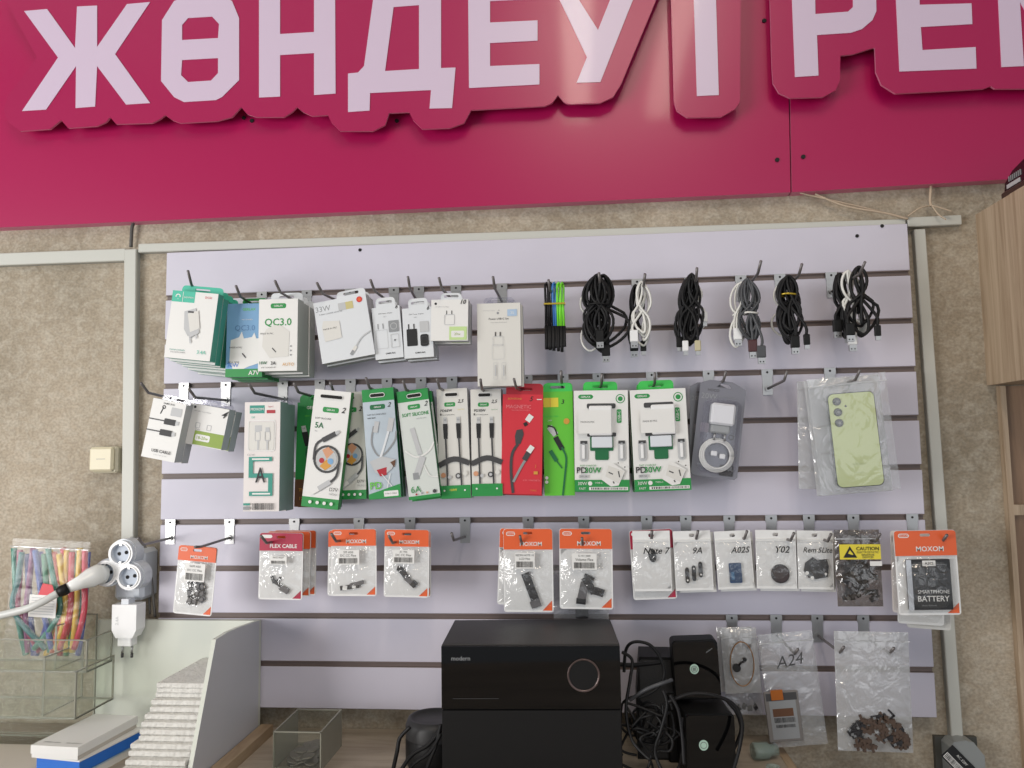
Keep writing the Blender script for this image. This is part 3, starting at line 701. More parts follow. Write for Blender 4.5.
carton('cable_box', 'grey blue cable box with green top band and pale cable', 'box', [(362, 390), (392.8, 387.3), (401.7, 497), (369, 499.5)], -.095, .015, 2, mat('grey_blue_print', (178, 190, 200), .4, var=.1), DKG,
       [('r', 0, 0, 1, .115, GREEN)] + pill(.22, .145, .70, .19, DKG, 'GERLAX') + [TX('2', .82, .155, .14, BK, bold=True, shear=.4), TX('FAST SILICONE CABLE', .42, .235, .042, DG, wmax=.75), TX('100W MAX', .25, .265, .04, BK, bold=True), ('l', [(.30, .34), (.20, .50), (.45, .62), (.9, .50), (1, .40)], .05, MG), ('l', [(.80, .36), (.60, .52), (.40, .66)], .07, WC), ('l', [(.88, .28), (.78, .40)], .17, LG), ('l', [(.42, .30), (.34, .40)], .14, LG),
        ('p', [(.10, .66), (.50, .62), (.92, .66), (.78, .74), (.50, .80), (.25, .76)], LG), ('p', [(.30, .74), (.62, .72), (.60, .79), (.40, .80)], DRED), ('p', [(.74, .68), (.92, .66), (.86, .73)], KRAFT), ('l', [(.45, .78), (.80, .92)], .02, W_), ('l', [(.72, .78), (.58, .92)], .02, W_),
        TX('PD', .25, .88, .22, LIME, bold=True), ('p', [(0, .955), (1, .88), (1, 1), (0, 1)], GREEN), ('r', .48, .935, .93, .985, W_, .02), TX('TYPE-C CABLE', .70, .96, .04, DG)], slot=(.48, .06, .22), group='green banded cable boxes', behind=['green banded cable box behind the grey blue one'])
carton('cable_box', 'pale cable box with green top band and green 6A', 'box', [(396.7, 391.6), (427, 388.3), (441, 497), (408.8, 499.5)], -.09, .015, 2, mat('pale_green_white_print', (206, 212, 208), .4), DKG,
       [('r', 0, 0, 1, .105, GREEN)] + pill(.30, .135, .70, .18, GREEN, 'GERLAX') + [TX('2', .88, .14, .15, BK, bold=True, shear=.4), TX('SOFT SILICONE', .52, .225, .11, GREEN, bold=True, wmax=.86), TX('SILICONE CABLE', .7, .27, .03, MG), ('l', [(.36, .35), (.52, .60)], .15, LG), ('l', [(.06, .55), (.40, .62), (.80, .58), (1, .50)], .05, W_), ('l', [(.60, .62), (.34, .78)], .20, LG), ('r', .22, .76, .40, .82, MG),
        ('l', [(.60, .70), (.75, .80), (1, .82)], .03, W_), TX('6A', .26, .91, .20, GREEN), ('r', .0, .97, 1, 1, GREEN), ('o', .84, .945, .06, DG), ('o', .60, .95, .03, SKIN), ('o', .44, .95, .03, MG), ('o', .26, .955, .03, DRED)], slot=(.55, .055, .22), group='green banded cable boxes', behind=['green banded cable box sticking out behind the 6A one'], jit=.004)
def pd(ttl, price, c):
    return pill(.24, .125, .60, .165, GREEN, 'GERLAX') + [TX(price, .76, .12, .13, BK, bold=True, shear=.3), TX(ttl, .30, .20, .085, DG, bold=True, wmax=.52), TX('Type-C to C', .78, .195, .04, c), ('r', .10, .225, .13, .245, BK), TX('FAST CHARGE DATA', .35, .24, .032, DG)] + usbdraw(.25, .46, 0, BK, 1.0, LG) + usbdraw(.68, .46, 0, BK, 1.0, LG) + \
        [('l', [(.25, .45), (.27, .93)], .055, DG), ('l', [(.68, .45), (.72, .93)], .055, DG), ('l', [(0, .70), (.5, .645), (1, .69)], .17, DG), ('o', .14, .79, .08, SKIN), ('o', .34, .81, .06, LG), ('o', .84, .78, .08, OFF), ('o', .62, .80, .09, DG), ('o', .62, .80, .05, LG), ('r', 0, .885, 1, 1, GREEN), TX('120W', .45, .925, .07, c, bold=True), ('o', .16, .93, .03, W_), ('o', .82, .93, .03, W_)]
carton('cable_box', 'white box with two dark plugs and yellow figures in green foot', 'box', [(436.8, 389), (466.5, 388.3), (471.6, 498), (439.8, 498)], -.075, .012, 2, OFF, LG, pd('PD66W', '2,5', YEL), slot=(.48, .055, .20), group='two plug cable boxes', behind=['two plug cable box behind the one with yellow figures'])
carton('cable_box', 'white box with two dark plugs next to the red box', 'box', [(470.3, 388.3), (500.8, 390), (502.8, 496), (472.3, 496)], -.074, .012, 2, OFF, LG, pd('PD30W', '2,5', GREEN), slot=(.46, .055, .20), group='two plug cable boxes', behind=['two plug cable box behind the one beside the red box'])
carton('cable_box', 'red cable box with white magnetic plug picture', 'box', [(501.9, 393.7), (544, 395), (540.6, 494.4), (501.9, 494)], -.075, .014, 2, RED, DRED,
       [TX('BOROFONE', .30, .045, .045, GOLD), TX('5', .70, .045, .12, BK, bold=True, shear=.3), ('l', [(.85, .05), (.97, .05)], .02, W_), TX('MAGNETIC', .40, .125, .09, mat('pale_red_print', (224, 130, 136), .5), wmax=.62), TX('CHARGING DATA CABLE', .45, .16, .028, MATS['pale_red_print']),
        ('l', [(.62, .27), (.72, .21)], .14, W_), ('l', [(.54, .31), (.62, .29)], .09, BK), ('p', [(.36, .36), (.50, .35), (.54, .40), (.46, .50), (.34, .50), (.32, .42)], DG), ('l', [(.40, .50), (.26, .60), (.24, .78), (.30, .99)], .07, DG), ('l', [(.68, .60), (.50, .72), (.30, .88)], .06, MG), ('l', [(.70, .56), (.56, .66)], .13, DG), ('l', [(.76, .52), (.66, .58)], .13, W_),
        TX('J', .84, .72, .08, GOLD), ('r', .80, .77, .90, .80, GOLD), TX('3 IN 1 MAGNETIC', .76, .86, .04, MATS['pale_red_print']), TX('TYPE-C', .80, .96, .035, GOLD)],
       tab=(.08, 1.0, .0165, DRED, .001), group='red cable boxes', behind=['red cable box just behind the one with magnetic plugs'])
carton('cable_box', 'bright green cable box with yellow price strip and dark plugs', 'box', [(544.5, 392), (570.4, 391), (577, 496), (542.7, 495)], -.062, .010, 2, LIME, GREEN,
       [('r', .02, .06, .52, .15, YEL), ('r', .24, .06, .26, .15, GOLD), TX('3', .66, .10, .15, BK, bold=True, shear=.2), TX('CHARGING CABLE', .26, .24, .05, BRG, wmax=.5), TX('2.4A', .22, .28, .05, W_), ('o', .78, .29, .10, GOLD), ('l', [(.20, .34), (.42, .42)], .20, LG), ('l', [(.14, .33), (.36, .35), (.46, .42)], .05, BK), ('l', [(.40, .44), (.62, .56)], .17, BK), ('l', [(.60, .54), (.74, .64), (.68, .82), (.60, 1)], .06, DKG),
        ('l', [(.22, .57), (.42, .67)], .13, DKG), ('l', [(.40, .66), (.60, .74)], .04, DKG), ('o', .08, .83, .055, W_), ('o', .08, .87, .055, W_)], tab=(.02, .98, .013, BRG, .001), group='bright green cable boxes', behind=['bright green cable box behind the one with a price strip'], jit=.003)

def combo(label, short, quad, px, shift, grp):
    loc, w_, h_, ang = frame_of(quad, -.075)
    art = pill(.08, .04, .36, .085, GREEN, 'GERLAX', .035) + [('g', .86, .085, .085, .015, GREEN), ('o', .86, .085, .045, GREEN), ('r', .79, .19, .875, .325, GREEN, .02), TX('USB-C', .832, .257, .05, W_, rot=math.pi / 2),
        ('r', .24, .13, .77, .18, DG, .03), ('r', .24, .42, .77, .46, DG, .02), ('r', .29, .46, .72, .60, DKG, .02), ('r', .38, .57, .63, .69, DKG, .03), ('r', .10, .50, .25, .70, LG, .05), ('r', .80, .50, .94, .70, LG, .05), ('r', .11, .50, .24, .53, DG), ('r', .81, .50, .93, .53, DG),
        TX('FAST CHARGER', .25, .745, .03, GREEN), TX('PD', .13, .79, .11, BK, bold=True), TX('30W', .34, .79, .11, GREEN, bold=True), TX('QC', .46, .775, .035, GREEN), ('r', .08, .835, .25, .865, LG), TX('20V 5A', .165, .85, .03, DG),
        ('r', 0, .885, 1, 1, GREEN), ('r', .26, .955, .97, .985, W_), ('b', .30, .96, .95, .98), TX('30W', .14, .92, .06, W_), TX('FAST', .14, .97, .04, W_), ('o', .28, .92, .04, W_), TX('TYPE-C', .44, .915, .03, W_),
        ('p', [(.48, .88), (.62, .74), (.70, .72), (.92, .80), (.80, .94), (.66, .95)], W_), ('p', [(.62, .745), (.90, .80), (.80, .92), (.56, .85)], OFF), ('l', [(.62, .81), (.70, .83)], .02, DG), ('l', [(.80, .80), (.82, .86)], .02, DG), ('l', [(.70, .90), (.72, .92)], .02, BK), ('o', .80, .72, .012, BK), ('o', .92, .76, .012, BK)]
    root = carton('charger_set_box', label, 'box', quad, -.075, .022, 2, W_, GREEN, art, tab=(.18, .82, .015, BRG, .021), group=grp, behind=[short])
    def U(u, v): return (-w_ / 2 + u * w_, -v * h_)
    # moulded charger standing proud of the window, sticker over it, two little plugs
    a = U(.30 + shift, .45); b = U(.72 + shift, .155); g = MB(); g.cbox(a[0], b[0], -.008, .001, a[1], b[1], .0015, WPL2)
    a = U(.32, .57); b = U(.70, .46); g.cbox(a[0], b[0], -.006, .001, a[1], b[1], .001, WPL)
    g.make('charger_body', root)
    a = U(.10 + shift, .43); b = U(.70 + shift, .20); g = MB(); g.box(a[0], b[0], -.0086, -.0081, a[1], b[1], W_); Face(g, b[0] - a[0], b[1] - a[1], -.0087, a[0], b[1]).draw([TX('MADE IN PRC', .28, .5, .05, DG)]); g.make('paper_label', root)
    for u in (.17, .87):
        c0 = U(u, .68); c1 = U(u, .54); g = MB(); g.cbox(c0[0] - .0022, c0[0] + .0022, -.004, 0, c0[1], c1[1], .0008, WPL2); g.box(c0[0] - .0016, c0[0] + .0016, -.0032, -.0008, c1[1], c1[1] + .003, STEEL); g.make('plug_end', root)
combo('left white and green window box with charger and small plugs', 'window charger box behind the left one', [(573.8, 391), (627.6, 389.8), (629.7, 491.3), (574.9, 491.8)], 0, -.02, 'window charger boxes')
combo('right white and green window box with charger and small plugs', 'window charger box behind the right one', [(629.9, 389.8), (685, 388.5), (691.7, 490), (634.5, 491.3)], 0, .06, 'window charger boxes')

# grey blister packs
def blister(label, quad, Y, full):
    loc, w_, h_, ang = frame_of(quad, Y)
    root = thing('blister_pack', label, 'blister pack', loc, (0, ang, 0), 'grey blister packs')
    o = [(-w_ / 2, -h_ + .004), (-w_ / 2 + .004, -h_), (w_ / 2 - .004, -h_), (w_ / 2, -h_ + .004), (w_ / 2, -.010), (w_ * .22, -.001), (w_ * .18, .0), (-w_ * .3, .0), (-w_ / 2, -.006)]
    mb = MB(); mb.prism(o, 0, .0012, GREYBL, None, [[(-.010, -.010), (.012, -.010), (.008, -.005), (-.004, -.004)]])
    Face(mb, w_, h_).draw([TX('HOCO', .30, .105, .06, DG, bold=True), TX('20W', .22, .17, .12, MG), TX('PD FAST CHARGER', .62, .165, .03, MG), ('g', .78, .57, .06, .02, DG), ('r', .10, .45, .28, .55, mat('pale_mauve_print', (140, 136, 146), .4), .02), TX('TYPE-C', .20, .88, .04, LG), ('r', .6, .86, .9, .97, DG, .02)])
    mb.make('card', root)
    if full:
        g = MB(); g.cbox(-w_ * .24, w_ * .27, -.020, 0, -h_ * .46, -h_ * .24, .003, WPL2); g.cbox(-w_ * .20, w_ * .20, -.016, 0, -h_ * .545, -h_ * .46, .002, GPL)
        g.tube([(-w_ * .10, -.010, -h_ * .54), (-w_ * .10, -.010, -h_ * .62)], .0018, STEEL); g.tube([(w_ * .12, -.010, -h_ * .54), (w_ * .12, -.010, -h_ * .62)], .0018, STEEL); q = g.make('charger', root)
        g = MB()
        for k in range(3):
            rad = w_ * (.36 - .035 * k)
            g.tube([(rad * math.cos(a * .3), -.004 - .002 * k, -h_ * .77 + rad * math.sin(a * .3)) for a in range(22)], .0016, WHC, 6)
        g.cbox(-.009, .0, -.010, -.004, -h_ * .78, -h_ * .73, .001, WPL2); g.cbox(.004, .012, -.010, -.004, -h_ * .80, -h_ * .75, .001, WPL2)
        g.make('coiled_cable', root)
        g = MB(); g.cbox(-w_ * .40, w_ * .40, -.024, -.0002, -h_ * .96, -h_ * .20, .007, BLIS); g.make('blister_shell', root)
    return root
blister('rear grey blister pack peeking out at the left', [(690, 384), (728, 381), (729, 474), (690, 476)], -.045, False)
blister('front grey blister pack with white charger and coiled white cable', [(701, 378.5), (747, 384), (737, 480), (690.4, 475)], -.062, True)

# ------------------------------------------------------------- zip pouches
def bulge_grid(mb, w, h, z0, z1, depth, m, nx=8, nz=10, seed=0, y0=0., sgn=-1, wr=.0012):
    rnd = random.Random(seed); vs = []; fs = []
    for j in range(nz + 1):
        for i in range(nx + 1):
            u = i / nx; v = j / nz; e = min(1, 4 * min(u, 1 - u, v, 1 - v) + .0) if True else 0
            b = (math.sin(math.pi * u) * math.sin(math.pi * v)) ** .6 if 0 < u < 1 and 0 < v < 1 else 0
            vs.append((-w / 2 + u * w, y0 + sgn * (depth * b + (rnd.uniform(0, wr) if b > 0 else 0)), z0 + (z1 - z0) * v))
    for j in range(nz):
        for i in range(nx): a = j * (nx + 1) + i; fs.append((a, a + 1, a + nx + 2, a + nx + 1))
    mb.add(vs, fs, m, True)
def pouch(label, quad, Y, head, brand, n=1, bul=.0075, behind=None, sticker=None, group='orange topped part pouches', hm=None, head_frac=.17, extra=None, backm=None, name='part_pouch', top_art=None):
    loc, w_, h_, ang = frame_of(quad, Y)
    root = thing(name, label, 'pouch', loc, (0, ang, 0), group)
    hz = -h_ * head_frac
    hole = rr(-.007, -.0085, .007, -.0045, .0018)
    mb = MB(); mb.prism(rr(-w_ / 2, -h_, w_ / 2, 0, .004), 0, .0008, backm or POUCH, None, [hole])
    tri = Face(mb, w_, h_, -.0003); 
    if head: tri.draw([('p', [(.97, .86), (.97, .98), (.78, .98)], head)])
    mb.make('back_sheet', root)
    if head:
        hh = rr(-w_ / 2 + .0006, -h_, w_ / 2 - .0006, -.0004, .004); hh = [(a, max(b, hz)) for a, b in hh]
        mb = MB(); mb.prism(hh, -.0022, -.0006, head, None, [hole])
        f = Face(mb, w_, h_, -.0022); f.draw([('R', .06, .035, .24, .085, W_, .04, .012) if brand == 'MOXOM' else ('r', .04, .03, .30, .08, W_, .04)] + ([TX('MOXOM', .15, .06, .028, W_)] if brand == 'MOXOM' else []) + [TX(brand, .56, head_frac * .73, .085, W_, bold=True, wmax=.66)] + (top_art or []))
        mb.make('header', root)
    mb = MB(); bulge_grid(mb, w_ * .95, h_, -h_ * .975, hz - .001, bul, CLEAR, seed=int(quad[0][0])); mb.make('front_film', root)
    if sticker:
        u0, v0, u1, v1, lines = sticker
        a = (-w_ / 2 + u0 * w_, -v1 * h_); b = (-w_ / 2 + u1 * w_, -v0 * h_)
        g = MB(); g.box(a[0], b[0], -.0095, -.0091, a[1], b[1], W_)
        Face(g, b[0] - a[0], b[1] - a[1], -.0096, a[0], b[1]).draw([TX(l, .5, .16 + .22 * i, .10, BK, wmax=.9) for i, l in enumerate(lines)] + [('b', .08, .55, .92, .92)])
        g.make('price_sticker', root)
    for i in range(1, n):
        dup(root, loc + Vector((random.uniform(-.003, .003) + (behind[1][i - 1][0] if behind else 0), .013 * i, (behind[1][i - 1][1] if behind else 0))), (0, ang + random.uniform(-.02, .02), 0), behind[0][i - 1])
    return root, loc, w_, h_, ang

def part_in(root_info, name, label, cat, shapes, group=None, y=-.0012, th=.0022):
    """a loose piece inside a pouch: shapes = list of (polygon in u,v | material | extra depth)"""
    _, loc, w_, h_, ang = root_info
    pts = [p for s_ in shapes for p in s_[0]]
    cu = sum(p[0] for p in pts) / len(pts); cv = sum(p[1] for p in pts) / len(pts)
    c0 = Vector((-w_ / 2 + cu * w_, y, -cv * h_))
    mb = MB()
    for poly, m, e in shapes:
        mb.prism([((u - cu) * w_, -(v - cv) * h_) for u, v in poly], -th - e, 0, m)
    o = mb.make(name); o.location = loc + Matrix.Rotation(ang, 3, 'Y') @ c0; o.rotation_euler = (0, ang, 0)
    return tag(o, label, cat, group)
def bar(u, v, L, wd, a, asp=1.5):
    c, s_ = math.cos(a), math.sin(a)
    return [(u + (x * c - y * s_), v + (x * s_ + y * c) / asp) for x, y in ((-L / 2, -wd / 2), (L / 2, -wd / 2), (L / 2, wd / 2), (-L / 2, wd / 2))]
def hexa(u, v, r, asp=1.5, n=10): return [(u + r * math.cos(2 * math.pi * k / n), v + r * math.sin(2 * math.pi * k / n) / asp) for k in range(n)]

r1 = pouch('single orange topped pouch with clump of connectors, far left', [(179.3, 544.6), (218, 547.5), (211, 617), (172.9, 612.5)], -.085, ORANGE, 'MOXOM', sticker=(.28, .24, .80, .50, ['SAM A50', 'DC CC Flex']), head_frac=.22)
rnd = random.Random(3)
for k in range(9):
    u = .38 + .16 * (k % 3) + rnd.uniform(-.03, .03) + .05; v = .56 + .11 * (k // 3) + rnd.uniform(-.02, .02); a = rnd.uniform(0, 3)
    part_in(r1, 'charging_connector', 'small dark charging connector in the far left orange pouch', 'connector', [(bar(u, v, .17, .12, a), FLEX, 0), (bar(u, v, .09, .07, a), FLEXG, .001)], 'connectors in the far left pouch')
r2 = pouch('frontmost maroon topped pouch labelled flex cable', [(259.9, 533.4), (303.8, 532), (301.8, 599.4), (258.4, 600)], -.09, MAROON, 'FLEX CABLE', sticker=(.30, .34, .68, .46, ['A03S A037']), head_frac=.27, group='maroon topped pouches')
part_in(r2, 'flex_cable', 'bent dark flex cable in the maroon topped pouch', 'flex cable', [(bar(.34, .70, .18, .06, 1.2), FLEX, 0), (bar(.45, .76, .24, .07, .6), FLEX, .0002), (bar(.60, .84, .22, .12, .5), FLEXG, .0006), (bar(.48, .69, .10, .05, -.9), FLEX, .0004)])
for i, (dx, dy) in enumerate(((8, -1.5), (14, -2.5))):
    pouch(['orange edged pouch behind the maroon one, second in line', 'rearmost orange edged pouch in the maroon stack'][i], [(259.9 + dx, 533.4 + dy), (303.8 + dx * .9, 532 + dy), (301.8 + dx, 597.4 + dy), (258.4 + dx, 598 + dy)], -.07 + .02 * i, ORANGE, 'MOXOM', head_frac=.27, group='orange topped pouches in the maroon stack')
r3 = pouch('orange topped pouch with pale sticker, front of the pair', [(331.7, 529), (376, 529), (377, 595), (330.7, 597)], -.085, ORANGE, 'MOXOM', sticker=(.18, .30, .66, .52, ['SM A50', 'DC CC Flex']), head_frac=.25)
part_in(r3, 'flex_cable', 'small dark flex board low in the paired orange pouch', 'flex cable', [(bar(.42, .86, .42, .10, -.15), FLEX, 0), (bar(.58, .81, .30, .08, -.25), FLEXG, .0004), (bar(.32, .87, .10, .10, .1), W_, .0007), (bar(.52, .86, .08, .06, .1), W_, .0007)])
pouch('orange topped pouch, rear one of the pair', [(329, 531), (372, 530), (372, 596), (327, 596)], -.07, ORANGE, 'MOXOM', head_frac=.25)
r4 = pouch('orange topped pouch with slanting dark flex cable', [(385.9, 530), (428.3, 529), (429.8, 596.4), (382.5, 598)], -.085, ORANGE, 'MOXOM', sticker=(.22, .29, .70, .49, ['JK 1906', 'DC CC Flex']), head_frac=.25)
part_in(r4, 'flex_cable', 'slanting dark flex cable in the single middle orange pouch', 'flex cable', [(bar(.45, .65, .30, .12, .9), FLEX, 0), (bar(.60, .77, .30, .10, .7), FLEXG, .0004), (bar(.68, .80, .12, .14, .7), BK, .0008), (bar(.36, .58, .12, .10, .3), BK, .0008)])
pouch('rear orange topped pouch behind the single middle one', [(388, 531), (430, 530), (432, 596), (386, 598)], -.07, ORANGE, 'MOXOM', head_frac=.25)
r5 = pouch('orange topped pouch with long straight dark strip', [(503, 528.6), (552.7, 528.6), (553.5, 612.5), (504.3, 611.7)], -.065, ORANGE, 'MOXOM', sticker=(.24, .28, .64, .47, ['REDMI NOTE 10', 'LCD Flex']), head_frac=.25)
part_in(r5, 'flex_cable', 'long straight dark flex strip inside orange pouch', 'flex cable', [(bar(.54, .70, .60, .17, 1.22, 1.68), FLEX, 0), (bar(.64, .895, .14, .20, 1.22, 1.68), FLEXG, .0005)])
pouch('orange topped pouch sticking out lower left of the long strip one', [(500, 529), (546, 529), (544, 606), (497, 605)], -.05, ORANGE, 'MOXOM', head_frac=.25)
r6 = pouch('orange topped pouch with bent multi branch flex part', [(559.5, 528.6), (611.7, 528.6), (613.6, 608.4), (559.5, 609.8)], -.065, ORANGE, 'MOXOM', sticker=(.24, .30, .70, .50, ['G-10 / J600', 'Volume Flex']), head_frac=.25)
part_in(r6, 'flex_cable', 'bent branching flex part in the orange pouch above the speaker', 'flex cable', [(bar(.44, .78, .34, .16, 1.8), FLEXG, 0), (bar(.56, .70, .34, .14, 1.0), FLEX, .0003), (bar(.56, .60, .20, .06, .4), FLEX, .0005), (bar(.72, .78, .22, .14, .3), FLEX, .0002), (bar(.40, .90, .18, .10, .1), BK, .0008)])
def plainbag(name, label, quad, Y, m, group=None, seed=1, zipline=True, depth=.006, holes=True, cat='zip bag'):
    loc, w_, h_, ang = frame_of(quad, Y)
    root = thing(name, label, cat, loc, (0, ang, 0), group)
    mb = MB(); bulge_grid(mb, w_, h_, -h_, 0, .001, m, 6, 8, seed + 3, .0012, 1, .0008); mb.make('back_film', root)
    mb = MB(); bulge_grid(mb, w_, h_, -h_, 0, depth, m, 9, 12, seed, 0, -1, .0025); mb.make('front_film', root)
    mb = MB(); mb.prism([(-w_ / 2, -.013), (w_ / 2, -.013), (w_ / 2, -.0115), (-w_ / 2, -.0115)], -depth * .4 - .0024, -depth * .4 - .0012, CLEARW); mb.make('zip_strip', root)
    return root, loc, w_, h_, ang
plainbag('zip_bag', 'clear bag hanging behind the orange pouch above the speaker', [(553.5, 565), (608, 565), (609, 619), (553.5, 619)], -.02, CLEARM, seed=9)
mb = MB(); mb.prism(rr(-.010, -.009, .010, .009, .003), -.004, 0, FLEX); o = mb.make('small_part'); o.location = P(582, 612, -.018); tag(o, 'small dark part in the clear bag just above the speaker', 'part')

# white zip bags with handwriting
def zipw(label, quad, Y, ink, n=1, group='white zip bags with handwriting', inku=.5, seed=1, inkh=.17):
    loc, w_, h_, ang = frame_of(quad, Y)
    root = thing('zip_bag', label, 'zip bag', loc, (0, ang, 0), group)
    hole = rr(-.004, -.009, .004, -.004, .002)
    mb = MB(); mb.prism([(-w_ / 2, -h_), (w_ / 2, -h_), (w_ / 2, 0), (-w_ / 2, 0)], 0, .0008, POUCH, None, [hole]); mb.make('back_sheet', root)
    mb = MB(); bulge_grid(mb, w_ * .96, h_, -h_ * .96, -.016, .0055, CLEAR, seed=seed); mb.make('front_film', root)
    mb = MB(); mb.box(-w_ / 2, w_ / 2, -.0014, 0, -.0135, -.012, W_); mb.box(-w_ / 2, w_ / 2, -.0012, 0, -.016, -.0152, W_); mb.make('zip_strip', root)
    if ink:
        mb = MB(); mb.text(ink, -w_ / 2 + inku * w_, -h_ * .32, w_ * inkh, BK, -.0085, bold=True, shear=.28, wmax=w_ * .8); mb.make('handwriting', root)
    return root, loc, w_, h_, ang
pouch('maroon edged pouch behind the white bag with one cover', [(628.5, 529.2), (672.6, 530), (676.9, 598.6), (634, 600)], -.05, MAROON, '', head_frac=.27, group='maroon topped pouches')
b1 = zipw('white zip bag inked Note 7 with one small cover', [(632.8, 531), (669, 530.6), (672.6, 590.9), (634, 591.6)], -.06, 'Note 7', inku=.60)
part_in(b1, 'lens_cover', 'single small black lens cover under the ink Note 7', 'lens cover', [(hexa(.50, .38, .10, 1.1), BK, 0), (hexa(.52, .43, .10, 1.1), BK, .0002), (hexa(.46, .35, .04, 1.6), W_, .001)])
b2 = zipw('white zip bag inked 9A with three slim covers', [(672.6, 531), (710, 530.6), (713.7, 590.9), (676, 590)], -.058, '9A', inku=.60, seed=2)
for u, v, ex in ((.32, .74, 0), (.50, .71, 1), (.68, .65, 0)):
    part_in(b2, 'lens_cover', ['slim black lens cover in the 9A bag, leftmost', 'slim black lens cover in the 9A bag, middle', 'slim black lens cover in the 9A bag, rightmost'][int((u - .3) / .17)], 'lens cover',
            [([(u + a, v + b) for a, b in rr(-.055, -.13, .055, .13, .05)], BK, 0), (hexa(u, v + .08 * (1 if not ex else -1), .025), W_, .0008)], 'lens covers in the 9A bag')
b3 = zipw('white zip bag inked A02S with blue square part', [(713.7, 531), (750, 530.6), (754.7, 589), (718.4, 589)], -.056, 'A02S', inku=.64, seed=3)
part_in(b3, 'lens_cover', 'dark blue rectangular cover in the A02S bag', 'cover', [([(.50 + a, .72 + b) for a, b in rr(-.17, -.17, .17, .17, .02)], mat('dark_blue_plastic', (28, 62, 100), .3), 0), ([(.44 + a, .78 + b) for a, b in rr(-.06, -.08, .02, .05, .01)], mat('mid_blue_plastic', (60, 110, 150), .3), .0006)])
b4 = zipw('white zip bag inked Y02 with round dark cover', [(754.7, 530), (795.7, 530), (796.9, 589), (757.5, 588.5)], -.064, 'Y02', inku=.60, seed=4)
part_in(b4, 'lens_cover', 'round dark cover in the Y02 bag', 'cover', [(hexa(.58, .74, .23, 1.42, 24), mat('dark_brown_plastic', (44, 36, 36), .3), 0), (hexa(.60, .74, .19, 1.42, 24), mat('brown_black', (58, 46, 46), .3), .0006)])
b5 = zipw('white zip bag inked 5 Lite with dark angular part', [(796.9, 530.6), (832, 530.6), (834.4, 589.7), (798, 589)], -.062, 'Rem 5Lite', inku=.52, seed=5, inkh=.15)
part_in(b5, 'lens_cover', 'dark angular back piece in the 5 Lite bag', 'cover', [([(.20, .55), (.42, .45), (.55, .50), (.80, .48), (.85, .60), (.82, .78), (.50, .82), (.28, .80), (.16, .68)], mat('grey_black_plastic', (52, 52, 54), .5), 0), (hexa(.24, .72, .05), W_, .0006), (hexa(.76, .73, .035), W_, .0006), (hexa(.38, .80, .05), W_, .0006)])
for i, (b_, q_) in enumerate((('white zip bag behind the 9A one', [(676, 533), (713, 532), (716.5, 592), (680, 592.5)]), ('white zip bag behind the A02S one', [(717, 533), (752, 532), (757, 591), (721, 591)]), ('white zip bag behind the Y02 one', [(758, 532), (798, 532), (799.5, 591), (761, 591)]), ('white zip bag behind the 5 Lite one', [(800, 533), (834, 532), (836.5, 592), (801, 591.5)]))):
    zipw(b_, q_, -.045, None, group='plain white zip bags behind the inked ones', seed=20 + i)

# static shielding bag with caution label
b6 = plainbag('static_bag', 'grey static bag with yellow caution label and dark parts', [(834.3, 530), (878.6, 529.5), (884, 607), (837.6, 606)], -.085, SMOKE, seed=5, cat='bag')
root, loc, w_, h_, ang = b6
mb = MB(); mb.box(-w_ * .45, w_ * .45, -.0102, -.0098, -h_ * .375, -h_ * .18, YEL)
Face(mb, w_ * .9, h_ * .195, -.0104, -w_ * .45, -h_ * .18).draw([('p', [(.08, .88), (.25, .12), (.42, .88)], BK), ('p', [(.20, .60), (.25, .38), (.33, .66), (.30, .70)], YEL), TX('CAUTION', .68, .28, .09, BK, bold=True), TX('ELECTROSTATIC', .68, .52, .05, DG), TX('SENSITIVE', .68, .70, .05, DG), TX('DEVICES', .68, .85, .05, DG)])
mb.make('caution_label', root)
mb = MB(); mb.box(w_ * .20, w_ * .46, -.0104, -.0100, -h_ * .46, -h_ * .40, W_); mb.make('price_sticker', root)
rnd = random.Random(11)
for k in range(34):
    u = .18 + .62 * rnd.random(); v = .42 + .46 * rnd.random(); a = rnd.uniform(0, 3)
    part_in(b6, 'flex_part', 'small dark flex part inside the bag with the caution label', 'part', [(bar(u, v, .22, .10, a), FLEX, .0001 * k), (bar(u + .03, v + .02, .10, .06, a + 1), FLEXG if k % 5 else STEEL, .0001 * k + .0004)], 'flex parts in the caution label bag', y=-.0005, th=.0012)

# phone battery pouches
for i, (dx0, q_) in enumerate((('paper backed pouch hanging lowest behind the battery pouch', [(909, 536), (952, 536), (951, 627), (907, 631)]), ('pale pouch just behind the battery pouch, lower edge showing', [(898, 534), (944, 534), (944, 623), (898, 626)]), ('pinkish pouch edge showing left of the battery pouch', [(890, 531), (935, 531), (938, 612), (893, 614)]))):
    pouch(dx0, q_, -.05 - .014 * i, None, '', head_frac=.05, group='pouches behind the battery pouch', backm=[OFF, W_, PINKW][i])
b7 = pouch('orange topped pouch holding a black phone battery', [(893, 530), (955, 530.4), (961.6, 616), (899, 614)], -.105, ORANGE, 'MOXOM', head_frac=.30, bul=.0125, group='battery pouches', name='battery_pouch')
root, loc, w_, h_, ang = b7
pos = loc + Matrix.Rotation(ang, 3, 'Y') @ Vector((.0, -.0012, -h_ * .34))
bt = thing('phone_battery', 'black phone battery with white print in the orange pouch', 'battery', pos, (0, ang, 0))
bw, bh = w_ * .70, h_ * .59
mb = MB(); mb.cbox(-bw / 2, bw / 2, -.005, 0, -bh, 0, .0008, mat('battery_black', (30, 30, 32), .35))
